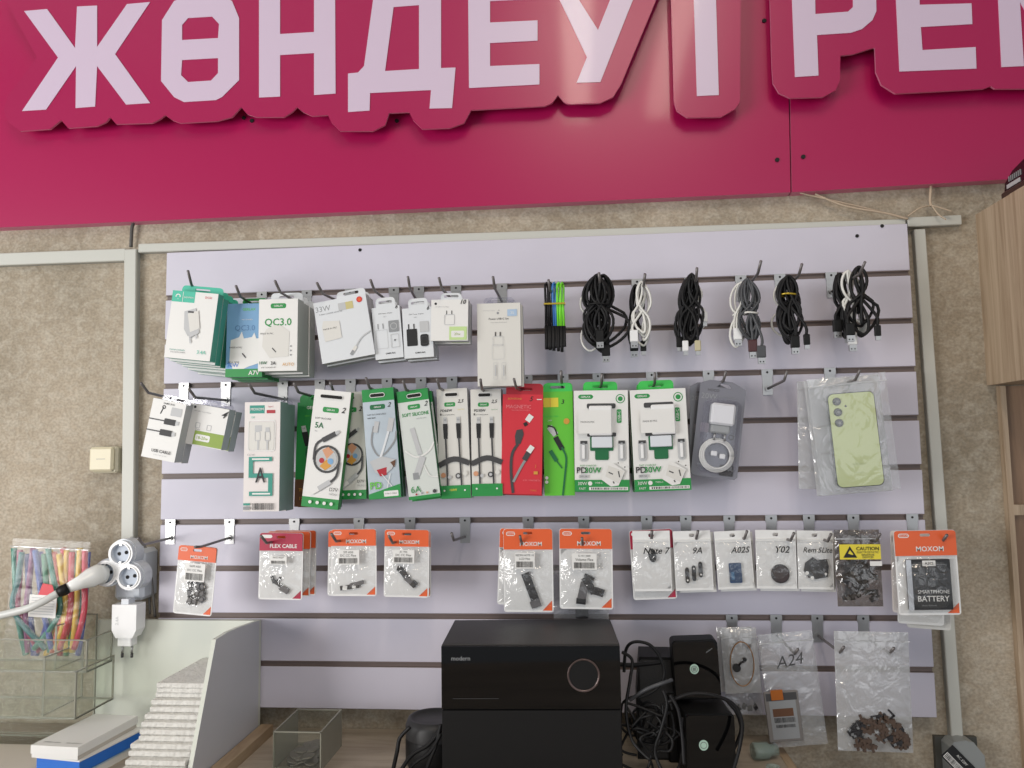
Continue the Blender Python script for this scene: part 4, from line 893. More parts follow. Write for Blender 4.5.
f = Face(mb, bw, bh, -.0051); f.draw([TX('LI-ION', .34, .52, .10, DG, bold=True), ('l', [(.08, .10), (.92, .10)], .008, MG), TX('Li-ion Battery Pack 3.85V', .3, .22, .035, DG), ('R', .60, .14, .9, .40, DG, .02, .01), TX('SMARTPHONE', .57, .64, .085, W_, wmax=.72), TX('BATTERY', .56, .775, .13, W_, bold=True, wmax=.72), TX('Model 4000mAh', .45, .91, .035, MG)])
mb.make('cell', bt)
mb = MB(); mb.box(-bw * .14, bw * .16, -.0056, -.0052, -bh * .13, -bh * .02, W_); mb.text('A30S', bw * .01, -bh * .075, .004, BK, -.0058, bold=True); mb.make('model_sticker', bt)
mb = MB(); mb.box(-bw / 2 - .0008, -bw / 2 + .006, -.0056, -.005, -bh, 0, mat('silver_foil', (190, 192, 196), .25, .6)); mb.make('foil_edge', bt)

# phone in zip bags
b8 = plainbag('zip_bag', 'front clear zip bag holding the pale green phone', [(806.6, 377.7), (885.6, 373.6), (900.8, 488.7), (822, 496)], -.085, PHF, 'clear phone zip bags', 31)
plainbag('zip_bag', 'middle clear zip bag behind the phone bag', [(804, 379), (878, 376), (893, 490), (817, 497)], -.066, CLEARW, 'clear phone zip bags', 32)
plainbag('zip_bag', 'rearmost clear zip bag at the left of the phone', [(798.4, 383), (868, 380), (873, 487), (797.8, 492)], -.05, CLEARW, 'clear phone zip bags', 33)
loc, w_, h_, ang = frame_of([(826.8, 393), (873.5, 391.5), (885.6, 486), (837, 487.5)], -.0835)
ph = thing('phone', 'pale green smartphone seen from the back in a zip bag', 'phone', loc, (0, ang, 0))
mb = MB(); mb.prism(rr(-w_ / 2, -h_, w_ / 2, 0, .0085, 6), 0, .007, PHFR); mb.make('frame', ph)
mb = MB(); mb.prism(rr(-w_ / 2 + .0012, -h_ + .0012, w_ / 2 - .0012, -.0012, .0075, 6), -.0006, .0002, PHONE); mb.text('SAMSUNG', .0, -h_ * .76, .003, mat('dim_green_logo', (160, 176, 112), .3), -.0008); mb.text('Galaxy A34 5G', .0, -h_ * .85, .0018, MATS['dim_green_logo'], -.0008); mb.make('back_glass', ph)
for k in range(3):
    g = MB(); cx, cz = -w_ / 2 + .0125, -.012 - .0155 * k
    g.lathe([(.0058, 0), (.0058, .0014), (.0048, .0017)], STEEL if False else PHFR, Matrix.Translation((cx, -.0006, cz)) @ Matrix.Rotation(math.pi / 2, 4, 'X'), 20)
    q = g.make('camera_lens', ph); g = MB(); g.prism(disc(cx, cz, .0044), -.0026, -.002, LENS); g.prism(disc(cx + .0004, cz, .0016), -.0029, -.0026, MG); g.make('lens_glass', q)
g = MB(); g.prism(disc(-w_ / 2 + .0245, -.0195, .0016, 12), -.0009, -.0005, DG); g.make('flash', ph)

# lower right bags
bb = plainbag('zip_bag', 'crumpled clear bag of parts below the copper ring bag', [(724, 640), (762, 640), (762, 714), (726, 716)], -.02, CLEARM, seed=40)
for k in range(5):
    part_in(bb, 'small_part', 'small dark part in the crumpled bag under the copper ring', 'part', [(bar(.2 + .15 * k, .88 + .02 * (k % 2), .12, .10, k), FLEX, 0)], 'parts in the crumpled bag')
plainbag('zip_bag', 'yellowish clear zip bag behind the copper ring bag', [(716, 627), (752, 627), (756, 691), (721, 692)], -.03, CLEARW, seed=41)
b9 = plainbag('zip_bag', 'small clear zip bag with a copper ring', [(720, 628), (756, 629), (761.5, 692.5), (726, 694)], -.045, CLEARW, seed=42)
rt, loc, w_, h_, ang = b9
mb = MB(); mb.tube([(w_ * .33 * math.cos(a * .2618), 0, h_ * .34 * math.sin(a * .2618)) for a in range(25)], .0009, mat('copper_wire', (150, 112, 74), .35, .5), 6, False)
o = mb.make('copper_ring'); o.location = loc + Vector((.002, -.010, -h_ * .52)); tag(o, 'thin copper oval ring in the small zip bag', 'ring')
mb = MB(); mb.lathe([(.006, 0), (.006, .002)], BK, Matrix.Rotation(math.pi / 2, 4, 'X')); mb.tube([(.003, -.001, .003), (.007, -.001, .008), (.011, -.001, .009)], .0016, BK); mb.prism(disc(.012, .012, .003, 10), -.002, 0, BK)
o = mb.make('flex_part'); o.location = loc + Vector((-.006, -.009, -h_ * .58)); tag(o, 'tiny black round button part inside the copper ring bag', 'part')
b10 = plainbag('zip_bag', 'tall clear zip bag inked A24 beside the copper ring bag', [(758.5, 636), (810.8, 629), (829, 744), (772, 748)], -.055, CLEARM, seed=43)
rt, loc, w_, h_, ang = b10
mb = MB(); mb.text('A24', -w_ * .03, -h_ * .23, .016, DG, -.0105, shear=.3, rot=.12); mb.make('handwriting', rt)
loc2, w2, h2, an2 = frame_of([(764, 694), (797, 689), (804, 738), (770, 745)], -.064)
bx = thing('spare_part_box', 'grey framed battery part in the A24 bag, copper corner', 'part', loc2, (0, an2, 0))
mb = MB(); mb.cbox(-w2 / 2, w2 / 2, 0, .004, -h2, 0, .0008, mat('grey_part_face', (116, 112, 110), .45, var=.1)); Face(mb, w2, h2).draw([('r', .05, .03, .95, .18, DG), ('r', .12, .18, .90, .95, MG), ('r', .2, .34, .8, .5, KRAFT), ('b', .22, .52, .82, .62), ('b', .25, .66, .8, .72)]); mb.make('body', bx)
mb = MB(); mb.box(-w2 * .30, w2 * .05, -.002, 0, -h2 * .16, h2 * .04, mat('copper_tape', (190, 110, 50), .3, .6)); mb.make('copper_contact', bx)
b11 = plainbag('zip_bag', 'wide clear zip bag with brown connectors, lower right', [(833, 631.6), (909, 631.6), (912.7, 753.5), (839, 750)], -.075, CLEARW, seed=44, depth=.007)
rnd = random.Random(21)
for k in range(44):
    u = .14 + .72 * rnd.random(); top = .66 + .22 * abs(u - .5) * 1.6; v = top + (.94 - top) * rnd.random(); a = rnd.uniform(0, 3.1)
    m_ = COPPER if k % 4 else FLEX
    part_in(b11, 'charging_connector', 'small brown connector flex in the wide zip bag', 'connector', [(bar(u, v, .15, .035, a), m_, .0001 * k), (bar(u + .04, v, .05, .06, a + .8), m_, .0001 * k + .0003), (bar(u - .03, v + .01, .035, .03, a), STEEL if k % 4 == 0 else m_, .0001 * k + .0006)], 'brown connectors in the wide zip bag', y=-.0075, th=.0012)
part_in(b11, 'flex_part', 'thin dark bent strip standing above the brown connectors', 'part', [(bar(.70, .66, .12, .025, .75), FLEX, 0), (bar(.70, .70, .09, .025, -.8), FLEX, 0)], y=-.0078, th=.001)

# -------------------------------------------------------------- cable bundles
def cable(label, top, bot, Y, Wt, Wb, loops, m, r=.0017, seed=1, plugs=(), cross=.5, tie=None, group='cables hanging in bundles', dx=.0):
    """cable wound into an upright figure of eight over a hook; top and bottom are photo points"""
    A = P(top[0], top[1], Y); B = P(bot[0], bot[1], Y); H_ = A.z - B.z; sx = B.x - A.x
    rnd = random.Random(seed); root = thing('charging_cable', label, 'cable', A, (0, 0, 0), group)
    loops = loops * (1.45 if loops > 2.6 else 1); r = r * 1.08; pts = []; N = int(loops * 22)
    for i in range(N + 1):
        th = 2 * math.pi * i / 22; lp = i / 22
        k = .66 + .30 * math.sin(lp * 2.4 + seed); of = .30 * math.sin(lp * 3.3 + seed * 1.7); v = (1 - math.cos(th)) / 2      # 0 top .. 1 bottom
        v2 = v * (.9 + .1 * math.cos(lp * 1.9 + seed))
        wid = (Wt if v < cross else Wb) / 2
        s_ = math.sin(th) * math.sin(math.pi * v / (2 * cross) if v < cross else math.pi * (1 - (v - cross) / (1 - cross) * 1) / 2 + (math.pi / 2 if 0 else 0))
        if v < cross: x = wid * k * math.copysign(abs(math.sin(math.pi * v / cross)) ** .6, math.sin(th)) + wid * of * v if v > 0 else 0
        else: x = -wid * k * math.copysign(abs(math.sin(math.pi * min(1, (v - cross) / (1 - cross)))) ** .6, math.sin(th)) + wid * of * (1 - v) * cross / (1 - cross)
        if loops > 3.7: x = x * .8 + wid * .55 * math.sin(lp * 3.3 + seed * 1.7) * math.sin(math.pi * v)
        pts.append(Vector((x + sx * v2, -.002 + .006 * math.sin(lp * 5.1 + seed) + rnd.uniform(-.0004, .0004), -H_ * v2)))
    mb = MB(); mb.tube(smooth(pts, 2), r, m, 6)
    ends = []
    for j, (px, py, kind, pm) in enumerate(plugs):
        E_ = P(px, py, Y) - A; E_.y = -.008 - .003 * j
        s_ = pts[0 if j else -1]; mid = Vector((E_.x, E_.y, E_.z * .55)); 
        base = Vector((E_.x, E_.y, E_.z + .022))
        mb.tube(smooth([Vector((sx * .45, -.006, -H_ * .45)), (mid + base) / 2 + Vector((rnd.uniform(-.003, .003), 0, 0)), base], 5), r, m, 6)
        ends.append((E_, kind, pm))
    mb.make('cord', root)
    for E_, kind, pm in ends:
        g = MB(); T = Matrix.Translation(E_)
        if kind == 'usb':
            g.cbox(-.0062, .0062, -.0038, .0038, .008, .026, .0012, pm, T); g.box(-.0052, .0052, -.0022, .0022, -.001, .008, STEEL, None, T); g.box(-.0032, -.0014, -.0024, -.002, .001, .003, HOLE, None, T); g.box(.0014, .0032, -.0024, -.002, .001, .003, HOLE, None, T)
        elif kind == 'c':
            g.cbox(-.0044, .0044, -.0026, .0026, .006, .022, .001, pm, T); g.box(-.0034, .0034, -.0013, .0013, 0, .006, STEEL, None, T)
        else:
            g.cbox(-.0038, .0038, -.0024, .0024, .007, .020, .001, pm, T); g.box(-.003, .003, -.001, .001, 0, .007, GPL, None, T)
        g.make('plug', root)
    if tie:
        tv, tm, tw = tie; g = MB(); c0 = Vector((sx * tv, 0, -H_ * tv))
        g.tube([c0 + Vector((tw * math.cos(a * .524), .009 * math.sin(a * .524) - .002, .0006 * math.sin(a))) for a in range(13)], .0014, tm, 6, False); g.make('tie', root)
    return root
GT = mat('gold_twist_tie', (196, 170, 60), .3, .5)
cable('white cable looping out behind the thick black bundle', (599, 284), (590, 352), -.05, .050, .052, 2.0, WHC, .0016, 3)
cable('black cable winding widest in the thick mid board bundle', (603, 276), (603, 352), -.066, .046, .064, 3.4, BLKC, .0021, 5, [(606, 362, 'usb', BLK)])
cable('black cable packed tight at the centre of the thick bundle', (597, 276), (600, 345), -.078, .030, .042, 4.6, BLKC, .0021, 8, [(600, 348, 'usb', BLK)], tie=(.42, BLKC, .014))
cable('third black cable at the left of the thick bundle', (595, 278), (594, 344), -.07, .030, .038, 3.2, BLKC, .0021, 12)
cable('dark cable hidden behind the white one, left of centre right', (635, 286), (634, 352), -.05, .022, .016, 3.2, BLKC, .0018, 4, [(634, 357, 'usb', BLK), (643, 356, 'c', BLK)])
cable('bright white cable in a neat figure of eight', (641, 283), (644, 346), -.068, .027, .029, 3.4, WHC, .0017, 2, [(634, 348, 'usb', WPL2)])
cable('white cable showing one loop beside the black bundle', (688, 283), (701, 330), -.05, .034, .026, 1.5, WHC, .0016, 6, [(704, 327, 'c', WPL2)])
cable('black cable wound thick beside the one white loop', (691, 275), (690, 346), -.074, .030, .030, 5.5, BLKC, .0019, 7, [(685, 356, 'c', WPL2), (697, 356, 'c', mat('beige_plug', (190, 182, 150), .4))])
cable('black cable behind the bundle with one white loop', (687, 279), (684, 348), -.062, .024, .026, 4.0, BLKC, .0019, 9, [(679, 352, 'c', BLK)])
cable('white cable hanging left in the grey and white bundle', (740, 283), (735, 348), -.064, .024, .026, 2.3, WHC, .0017, 10, [(737, 346, 'usb', WPL2)])
cable('dark grey cable tied with a pale band beside the white one', (746, 280), (752, 345), -.074, .026, .030, 5.0, GRC, .0019, 11, [(752, 358, 'usb', mat('maroon_plug', (72, 34, 36), .4)), (760, 364, 'usb', GRC)], tie=(.52, WHC, .012))
cable('white cable strand at the left of the gold tied bundle', (781, 284), (783, 340), -.056, .030, .030, 1.6, WHC, .0016, 13)
cable('black cable tied in gold with the large plug hanging down', (787, 277), (791, 342), -.078, .030, .030, 5.6, BLKC, .0020, 14, [(794, 354, 'usb', BLK), (805, 350, 'c', BLK)], tie=(.28, GT, .013))
cable('black cable looping left behind the gold tied one', (783, 280), (789, 346), -.064, .036, .030, 3.0, BLKC, .0019, 15)
cable('black cable hanging far left in the rightmost bundle', (838, 275), (846, 338), -.066, .018, .018, 3.6, BLKC, .0021, 16, [(836, 338, 'usb', BLK), (845, 344, 'c', BLK)])
cable('white cable in the middle of the rightmost bundle', (846, 272), (861, 336), -.072, .026, .036, 3.6, WHC, .0018, 17, [(851, 351, 'usb', WPL2)])
cable('black cable looped in front at the right of the last bundle', (857, 268), (862, 336), -.085, .024, .042, 3.0, BLKC, .0021, 18, [(876, 341, 'c', BLK), (848, 342, 'usb', BLK)], cross=.45)
# slim tied cords
for k, (px, m, l) in enumerate(((546.5, BLKC, 'black tied cord at the left of the slim cord bunch'), (550.5, BLKC, 'black tied cord next to the blue one'), (554, mat('blue_sheath', (60, 120, 190), .4), 'blue tied cord in the slim cord bunch'), (558.5, mat('bright_green_sheath', (120, 220, 50), .4), 'bright green tied cord, left of the green pair'), (562, MATS['bright_green_sheath'], 'bright green tied cord, right of the green pair'))):
    r = thing('strap_cord', l, 'cord', P(px, 286, -.07), group='slim tied cords')
    lo = P(px, 348, -.07) - P(px, 286, -.07); mid_ = P(px, 326, -.07) - P(px, 286, -.07)
    g = MB()
    for s_ in (-1, 1):
        g.tube([(s_ * .0016, .002 * s_, .002), (s_ * .0022, .002 * s_, -.004), (s_ * .0018 - k * .0002, .001, mid_.z * .5), (s_ * .0019, .001, mid_.z)], .0019, m, 7)
    g.tube([(-.0016, -.002, .002), (0, 0, .005), (.0016, .002, .002)], .0019, m, 7); g.make('upper_cord', r)
    g = MB()
    for s_ in (-1, 1): g.tube([(s_ * .0019, .001, mid_.z), (s_ * .002, .001, lo.z + .004), (s_ * .0022, .001, lo.z - .002 + .001 * k * s_)], .0025, BLKC, 7)
    g.make('lower_cord', r)
g = MB(); g.box(-.0165, .0165, -.005, .005, -.0012, .0012, GT); o = g.make('twist_tie'); o.location = P(554.5, 304, -.07); tag(o, 'thin gold tie around the slim cord bunch', 'tie')

# -------------------------------------------------- left side: wall switch, socket, adapter
p = P(102.5, 459, .006)
sw = thing('wall_switch', 'cream square wall switch on the wallpaper', 'switch', p)
mb = MB(); mb.cbox(-.0215, .0235, .004, .024, -.024, .021, .003, mat('cream_base', (196, 190, 168), .4)); mb.make('back_box', sw)
mb = MB(); mb.cbox(-.024, .019, -.002, .006, -.021, .020, .0035, CREAM); mb.box(-.010, .006, -.0024, -.002, -.0004, .0004, MG); mb.make('rocker', sw)

p = P(137, 573, .0)
so = thing('wall_socket', 'white square wall socket behind the three way adapter', 'socket', p)
mb = MB(); mb.cbox(-.030, .021, -.018, .030, -.042, .040, .006, WPL); mb.make('housing', so)
p = P(117, 567, -.048)
ad = thing('socket_adapter', 'pale blue white three way plug adapter with round sockets', 'adapter', p)
CS = [(.005, .021), (.020, -.016), (-.020, -.010)]
def trefoil(r, n=60):
    o = []
    for k in range(n):
        a = 2 * math.pi * k / n; d = 0
        for c in CS:
            b = c[0] * math.cos(a) + c[1] * math.sin(a); q = b * b - (c[0] ** 2 + c[1] ** 2 - r * r)
            if q > 0: d = max(d, b + math.sqrt(q))
        o.append((d * math.cos(a), d * math.sin(a)))
    return o
mb = MB(); mb.prism(trefoil(.0205), 0, .008, WPL2, WPL, [disc(c[0], c[1], .0155, 28) for c in CS]); mb.prism(trefoil(.0225), .008, .030, WPL); mb.make('body', ad)
for cx, cz in CS:
    g = MB(); g.prism(disc(cx, cz, .0172, 28), -.0016, .0004, WPL2, None, [disc(cx, cz, .0156, 28)]); g.prism(disc(cx, cz, .0155, 28), .0070, .0079, mat('recess_shade_plastic', (186, 196, 210), .4))  # recess floor darker and bluer, its shading put into the colour
    for s_ in (-1, 1): g.prism(disc(cx + s_ * .006, cz + s_ * .001, .003, 12), .0064, .0069, HOLE)
    g.box(cx - .002, cx + .002, -.0005, .0069, cz + .0125, cz + .0155, STEEL); g.box(cx - .002, cx + .002, -.0005, .0069, cz - .0155, cz - .0125, STEEL); g.make('socket', ad)
# plug going left with cord
A = P(99, 574, -.058); Bq = P(68, 588, -.098); Cq = P(58, 593, -.104)
pg = thing('power_plug', 'clear white round plug with black collar and thick white cord', 'plug', A)
g = MB(); d = Bq - A; g.tube([Vector((.004, .006, -.002)), Vector((0, -.004, 0)), d * .3, d * .6, d], .016, mat('frosted_plug', (238, 240, 238), .2, coat=.4), 16, True, [.0145, .016, .0155, .011, .0075]); g.make('plug_body', pg)
g = MB(); g.tube([d, d + (Cq - Bq) * .5, Cq - A], .0075, BLK, 12, True, [.0085, .0088, .0075]); g.make('collar', pg)
g = MB(); g.tube(smooth([Cq - A, P(40, 603, -.115) - A, P(15, 612, -.12) - A, P(-60, 628, -.13) - A], 6), .0058, mat('thick_white_cord', (206, 208, 206), .35), 12); g.make('cord', pg)
p = P(128.5, 603, -.035)
ch = thing('phone_charger', 'white phone charger hanging below the socket, pins down', 'charger', p)
g = MB(); g.prism([(-.019, 0), (.022, 0), (.022, -.040), (.016, -.052), (-.012, -.052), (-.0185, -.040)], -.014, .012, WPL2); g.text('2.4A', -.010, -.025, .005, LG, -.0143, rot=math.pi / 2); g.make('body', ch)
g = MB(); g.cbox(-.011, .012, -.010, .008, -.066, -.052, .001, WPL2); g.make('pin_base', ch)
for s_ in (-.0075, .0085):
    g = MB(); g.tube([(s_, -.001, -.066), (s_, -.001, -.079)], .0019, STEEL, 8); g.tube([(s_, -.001, -.079), (s_, -.001, -.085)], .0022, DG, 8); g.make('pin', ch)
g = MB(); g.box(-.006, .006, -.010, .008, 0, .008, WPL); g.make('top_stub', ch)

# bag of coloured tubes
cols = [((40, 130, 110), 42, 62), ((150, 40, 80), 62, 84), ((60, 80, 150), 66, 120)]
TB = [(14, 17, 26, (44, 128, 110)), (20, 19, 40, (150, 44, 86)), (22, 14, 46, (52, 120, 120)), (27, 30, 34, (58, 74, 146)), (33, 26, 28, (128, 60, 110)), (35, 44, 52, (60, 84, 160)), (40, 50, 36, (62, 66, 140)), (44, 48, 50, (52, 130, 96)),
      (48, 60, 34, (44, 128, 110)), (50, 58, 46, (214, 178, 60)), (54, 62, 52, (196, 90, 60)), (59, 66, 56, (222, 186, 60)), (63, 74, 60, (200, 44, 56)), (67, 64, 66, (222, 186, 60)), (72, 70, 60, (196, 50, 60)), (76, 78, 66, (58, 140, 80)), (80, 76, 72, (222, 186, 60)), (85, 84, 74, (200, 44, 70)), (88, 84, 78, (70, 84, 160))]
NM = ['leftmost green', 'crimson curving right', 'teal', 'indigo', 'purple', 'broad blue', 'dark blue', 'green centre left', 'green slanting left', 'yellow centre', 'rust', 'pale yellow', 'red with white tag', 'yellow right of centre', 'red slanting', 'small green right', 'golden right', 'red at the right', 'blue rightmost']
for k, (xt, xm, xb, c) in enumerate(TB):
    Yt = -.060 - .004 * (k % 3)
    pts = [P(xt, 548 + (k % 4) * 2, Yt + .004), P((xt + xm) / 2, 580, Yt), P(xm, 612, Yt - .002), P(xb, 655 - (k % 3) * 3, Yt)]
    c0 = pts[0]; mb = MB(); mb.tube([q - c0 for q in smooth(pts, 5)],   .0044, mat('tube_%d_%d_%d' % c, c, .35), 8)
    o = mb.make('heat_shrink_tube'); o.location = c0; tag(o, '%s tube in the clear bag of coloured tubes' % NM[k], 'tube', 'coloured tubes in a clear bag')
tb = plainbag('tube_bag', 'clear bag holding a bunch of coloured tubes', [(10, 540), (93, 540), (78, 660), (5, 660)], -.078, TUBEF, seed=50, cat='bag', depth=.004)
root, loc, w_, h_, ang = tb
a0 = P(31, 594, -.084) - loc; R_ = Matrix.Rotation(-ang, 3, 'Y'); a0 = R_ @ a0
g = MB(); g.box(a0.x, a0.x + .045, -.0086, -.0080, a0.z - .034, a0.z, W_); Face(g, .045, .034, -.0088, a0.x, a0.z).draw([('r', .08, .12 + .12 * i, .92, .15 + .12 * i, LG) for i in range(7)]); g.make('paper_label', root)
g = MB(); g.prism([(a0.x + .014, a0.z), (a0.x + .042, a0.z), (a0.x + .036, a0.z + .016), (a0.x + .020, a0.z + .018)], -.0088, -.0082, RED); g.make('red_sticker', root)

# acrylic tiered holder
def pane(mb, x0, x1, y0, y1, z0, z1):
    """clear sheet with visible cut edges"""
    T = (x1 - x0, y1 - y0, z1 - z0); k = T.index(min(T)); e = .0012
    mb.box(x0, x1, y0, y1, z0, z1, ACR)
    r_ = [(x0, x1), (y0, y1), (z0, z1)]
    for ax in range(3):
        if ax == k: continue
        for s_ in (0, 1):
            q = list(r_); q[ax] = (r_[ax][s_] - (e if s_ else -.0002), r_[ax][s_] + (.0002 if s_ else e)); q[k] = (r_[k][0] - .0002, r_[k][1] + .0002)
            mb.box(*q[0], *q[1], *q[2], ACE)
ah = thing('acrylic_holder', 'clear acrylic tiered holder standing at far left', 'holder', P(30, 740, -.12))
c0 = ah.location.copy(); c0.z = TZ; ah.location = c0
def loc_(px, py, Y): return P(px, py, Y) - c0
for nm, xr, yt, yb, Y in (('back_pane', 97, 614, 0, -.03), ('upper_pocket', 87, 640, 673, -.095), ('middle_pocket', 76, 672, 720, -.125)):
    x1 = loc_(xr, yt, Y).x; z1 = loc_(xr, yt, Y).z; z0 = .004 if yb == 0 else loc_(xr, yb, Y).z; mb = MB()
    pane(mb, -.28, x1, Y - c0.y, Y - c0.y + .0025, z0, z1)
    if yb: 
        pane(mb, x1 - .0025, x1, Y - c0.y + .0025, -.03 - c0.y, z0, z1); pane(mb, -.28, x1, Y - c0.y + .0025, -.03 - c0.y, z0, z0 + .0025)
        pane(mb, x1 - .055, x1 - .0525, Y - c0.y + .004, -.03 - c0.y, z0 + .003, z1 + .02)
    mb.make(nm, ah)
mb = MB(); pane(mb, -.28, loc_(72, 735, -.15).x, -.17 - c0.y, -.03 - c0.y, 0, .003); mb.make('foot', ah)
mb = MB(); mb.box(-.11, .03, -.10, .02, 0, .0016, mat('pale_card', (206, 198, 188), .5)); mb.text('REALTE', -.035, 0, .009, MG, 0); n_ = len(text_geo('REALTE', False)[0]); vs_ = mb.v[-n_:]; del mb.v[-n_:]; mb.v += [(p_[0], -.085 + p_[2], .0018) for p_ in vs_]
o = mb.make('printed_card'); o.location = (P(20, 750, -.17).x, -.10, TZ + .0045); tag(o, 'pale printed card lying flat at the far left of the counter', 'card')

# stand: pale back board and grey side board
XS = P(259, 640, -.012).x
A = P(98, 618.5, -.008); 
st = thing('board_stand', 'open stand with pale back board and grey side board', 'stand', (XS, -.01, TZ))
zt = P(258, 620.5, -.012).z
mb = MB(); mb.box(A.x - XS, 0, -.004, .006, 0, zt - TZ, WHSTAND); mb.make('back_panel', st)
f1 = PX(215, 639.5, XS); f2 = PX(192, 768, XS)
prof = [(-.012, 0), (-.012, zt - TZ)]
for px, py in ((240, 627), (228, 632), (216, 639.5)):
    q = PX(px, py, XS); prof.append((q.y, q.z - TZ))
k_ = (f2.z - TZ) / (f1.z - f2.z); f3y = f2.y + (f2.y - f1.y) * k_
prof.append((f3y, 0)); prof = [(a + .01, b) for a, b in prof]
mb = MB(); mb.prism(prof, -.006, 0, GRSTAND, WHSTAND, plane='yz'); mb.prism(prof, .0001, 0, GRSTAND, GRSTAND, plane='yz'); mb.make('side_panel', st)
# batten beside it
mb = MB(); mb.box(0, .020, -.32, -.005, 0, .016, OAKD); o = mb.make('wood_batten'); o.location = (XS + .002, 0, TZ); tag(o, 'light wooden batten lying along the grey side board', 'batten')
# foam sheets
ft = P(155, 680, -.15).z; nS = 17
fx0 = P(155, 680, -.15).x
for k in range(nS):
    z = ft - .004 - k * (ft - .004 - TZ) / nS; th = (ft - .004 - TZ) / nS * .97
    rnd = random.Random(k + 60)
    yf = -.15 - (0 if k < 3 else .008 * (k - 2)) + rnd.uniform(-.003, .003); x0 = fx0 + (rnd.uniform(-.002, .006) if k < 3 else rnd.uniform(-.003, .005))
    mb = MB(); W2 = XS - .008 - x0; D2 = -.016 - yf
    mb.cbox(0, W2, 0, D2, 0, th, .0012, FOAM); o = mb.make('foam_sheet'); o.location = (x0, yf, z - th + .0)
    tag(o, 'foam packing sheet in the pale stand, ' + (['topmost', 'second from the top', 'third from the top', 'fourth from the top', 'fifth from the top', 'sixth from the top', 'seventh from the top', 'eighth from the top', 'in the middle', 'eighth from the counter', 'seventh from the counter', 'sixth from the counter', 'fifth from the counter', 'fourth from the counter', 'third from the counter', 'second from the counter', 'lowest'][k]) + ' of the pile', 'foam sheet', 'foam packing sheets')
# boxes lying in front of the stand
def lying(label, FL, FR, BR, dz, H_, Yf, Yb, mt, ms, mfr, art=None, lid=.0115):
    a = P(*FL, Yf); b = P(*FR, Yf); c = P(*BR, Yb); z = (a.z + b.z) / 2 - dz
    wd = b.x - a.x; ang = math.atan2(-(c.x - b.x), Yb - Yf); L = math.hypot(c.x - b.x, Yb - Yf)
    r = thing('parts_box', label, 'box', (b.x, Yf, z - H_), (0, 0, ang), 'parts boxes in a pile')
    mb = MB(); mb.box(-wd, 0, 0, L, 0, H_ - lid + .001, ms, mfr); mb.make('tray', r)
    mb = MB(); mb.box(-wd - .001, .001, -.001, L + .001, H_ - lid, H_, mt, mt)
    if art:
        for s_, x, h_ in art: mb.text(s_, 0, 0, h_, DG, 0); n = len(text_geo(s_, False)[0]); vs = mb.v[-n:]; del mb.v[-n:]; mb.v += [(p_[0] + x, .012 + p_[2], H_ + .0002) for p_ in vs]
    mb.make('lid', r); return r
lying('white parts box on top of the small pile', (29, 748), (78, 745.5), (137, 708), 0, .017, -.20, -.075, W_, mat('warm_grey_side', (190, 184, 176), .5), W_, [('20000 mAh', -.050, .004), ('A6-GRAY', -.016, .004)])
lying('blue sided parts box under the white one', (31, 748), (80, 745.5), (145, 709), .0175, .018, -.20, -.075, W_, BLUE, BLUE, lid=.002)
lying('pale blue white parts box lowest in the small pile', (30, 748), (79, 745.5), (142, 709), .037, .018, -.20, -.075, mat('sky_lid', (170, 200, 226), .5), W_, W_, lid=.002)
b_ = [o for o in C.objects if o.name.startswith('parts_box')]
zmin = min(o.location.z for o in b_)
mb = MB(); mb.cbox(-.035, .035, -.05, .05, 0, max(.002, zmin - TZ - .001), .001, OFF); o = mb.make('paper_stack'); o.location = (P(55, 760, -.15).x, -.145, TZ); tag(o, 'low stack of pale paper beneath the parts boxes', 'paper stack')

# coin tray (clear)
q = PZ(298, 765, TZ); c1 = P(281, 711, -.03)
xl = P(273, 733, -.14).x; xr_ = P(321, 733, -.14).x; zf = P(297, 732, -.14).z - TZ; zb = P(310, 709, -.045).z - TZ
cb = thing('acrylic_box', 'clear open acrylic box with coins on the counter', 'box', ((xl + xr_) / 2, -.14, TZ))
wd = xr_ - xl; hw = wd / 2
mb = MB(); pane(mb, -hw, hw, 0, .0022, .0025, zf); mb.make('front_pane', cb)
mb = MB(); pane(mb, -hw, hw, .093, .0952, .0025, zb); mb.make('back_pane', cb)
for s_ in (-1, 1):
    mb = MB(); x = s_ * hw; xa, xb = (x, x + .0022) if s_ < 0 else (x - .0022, x)
    mb.prism([(0.0022, .0025), (.093, .0025), (.093, zb), (.0022, zf)], xa, xb, ACR, ACE, plane='yz'); mb.make('side_pane', cb)
mb = MB(); pane(mb, -hw, hw, 0, .095, 0, .0025); mb.make('floor_pane', cb)
COIN = mat('worn_coin_metal', (120, 116, 108), .35, .8, bump=.3, bscale=500)
rnd = random.Random(4)
for k in range(22):
    lay = k // 8
    x = rnd.uniform(-hw + .016, hw - .016) * (1 - .2 * lay); y = rnd.uniform(.016, .060); z = .0028 + lay * .0045 + (k % 4) * .0011
    mb = MB(); mb.lathe([(.0098, 0), (.0102, .0004), (.0102, .0014), (.0098, .0018)], COIN, None, 18); mb.lathe([(.0078, .0017), (.0078, .0021)], COIN, None, 18)
    o = mb.make('coin'); o.location = cb.location + Vector((x, y, z)); o.rotation_euler = (rnd.uniform(.0, .35), rnd.uniform(-.2, .2), 0); tag(o, 'grey metal coin lying in the clear acrylic box', 'coin', 'coins in the acrylic box')

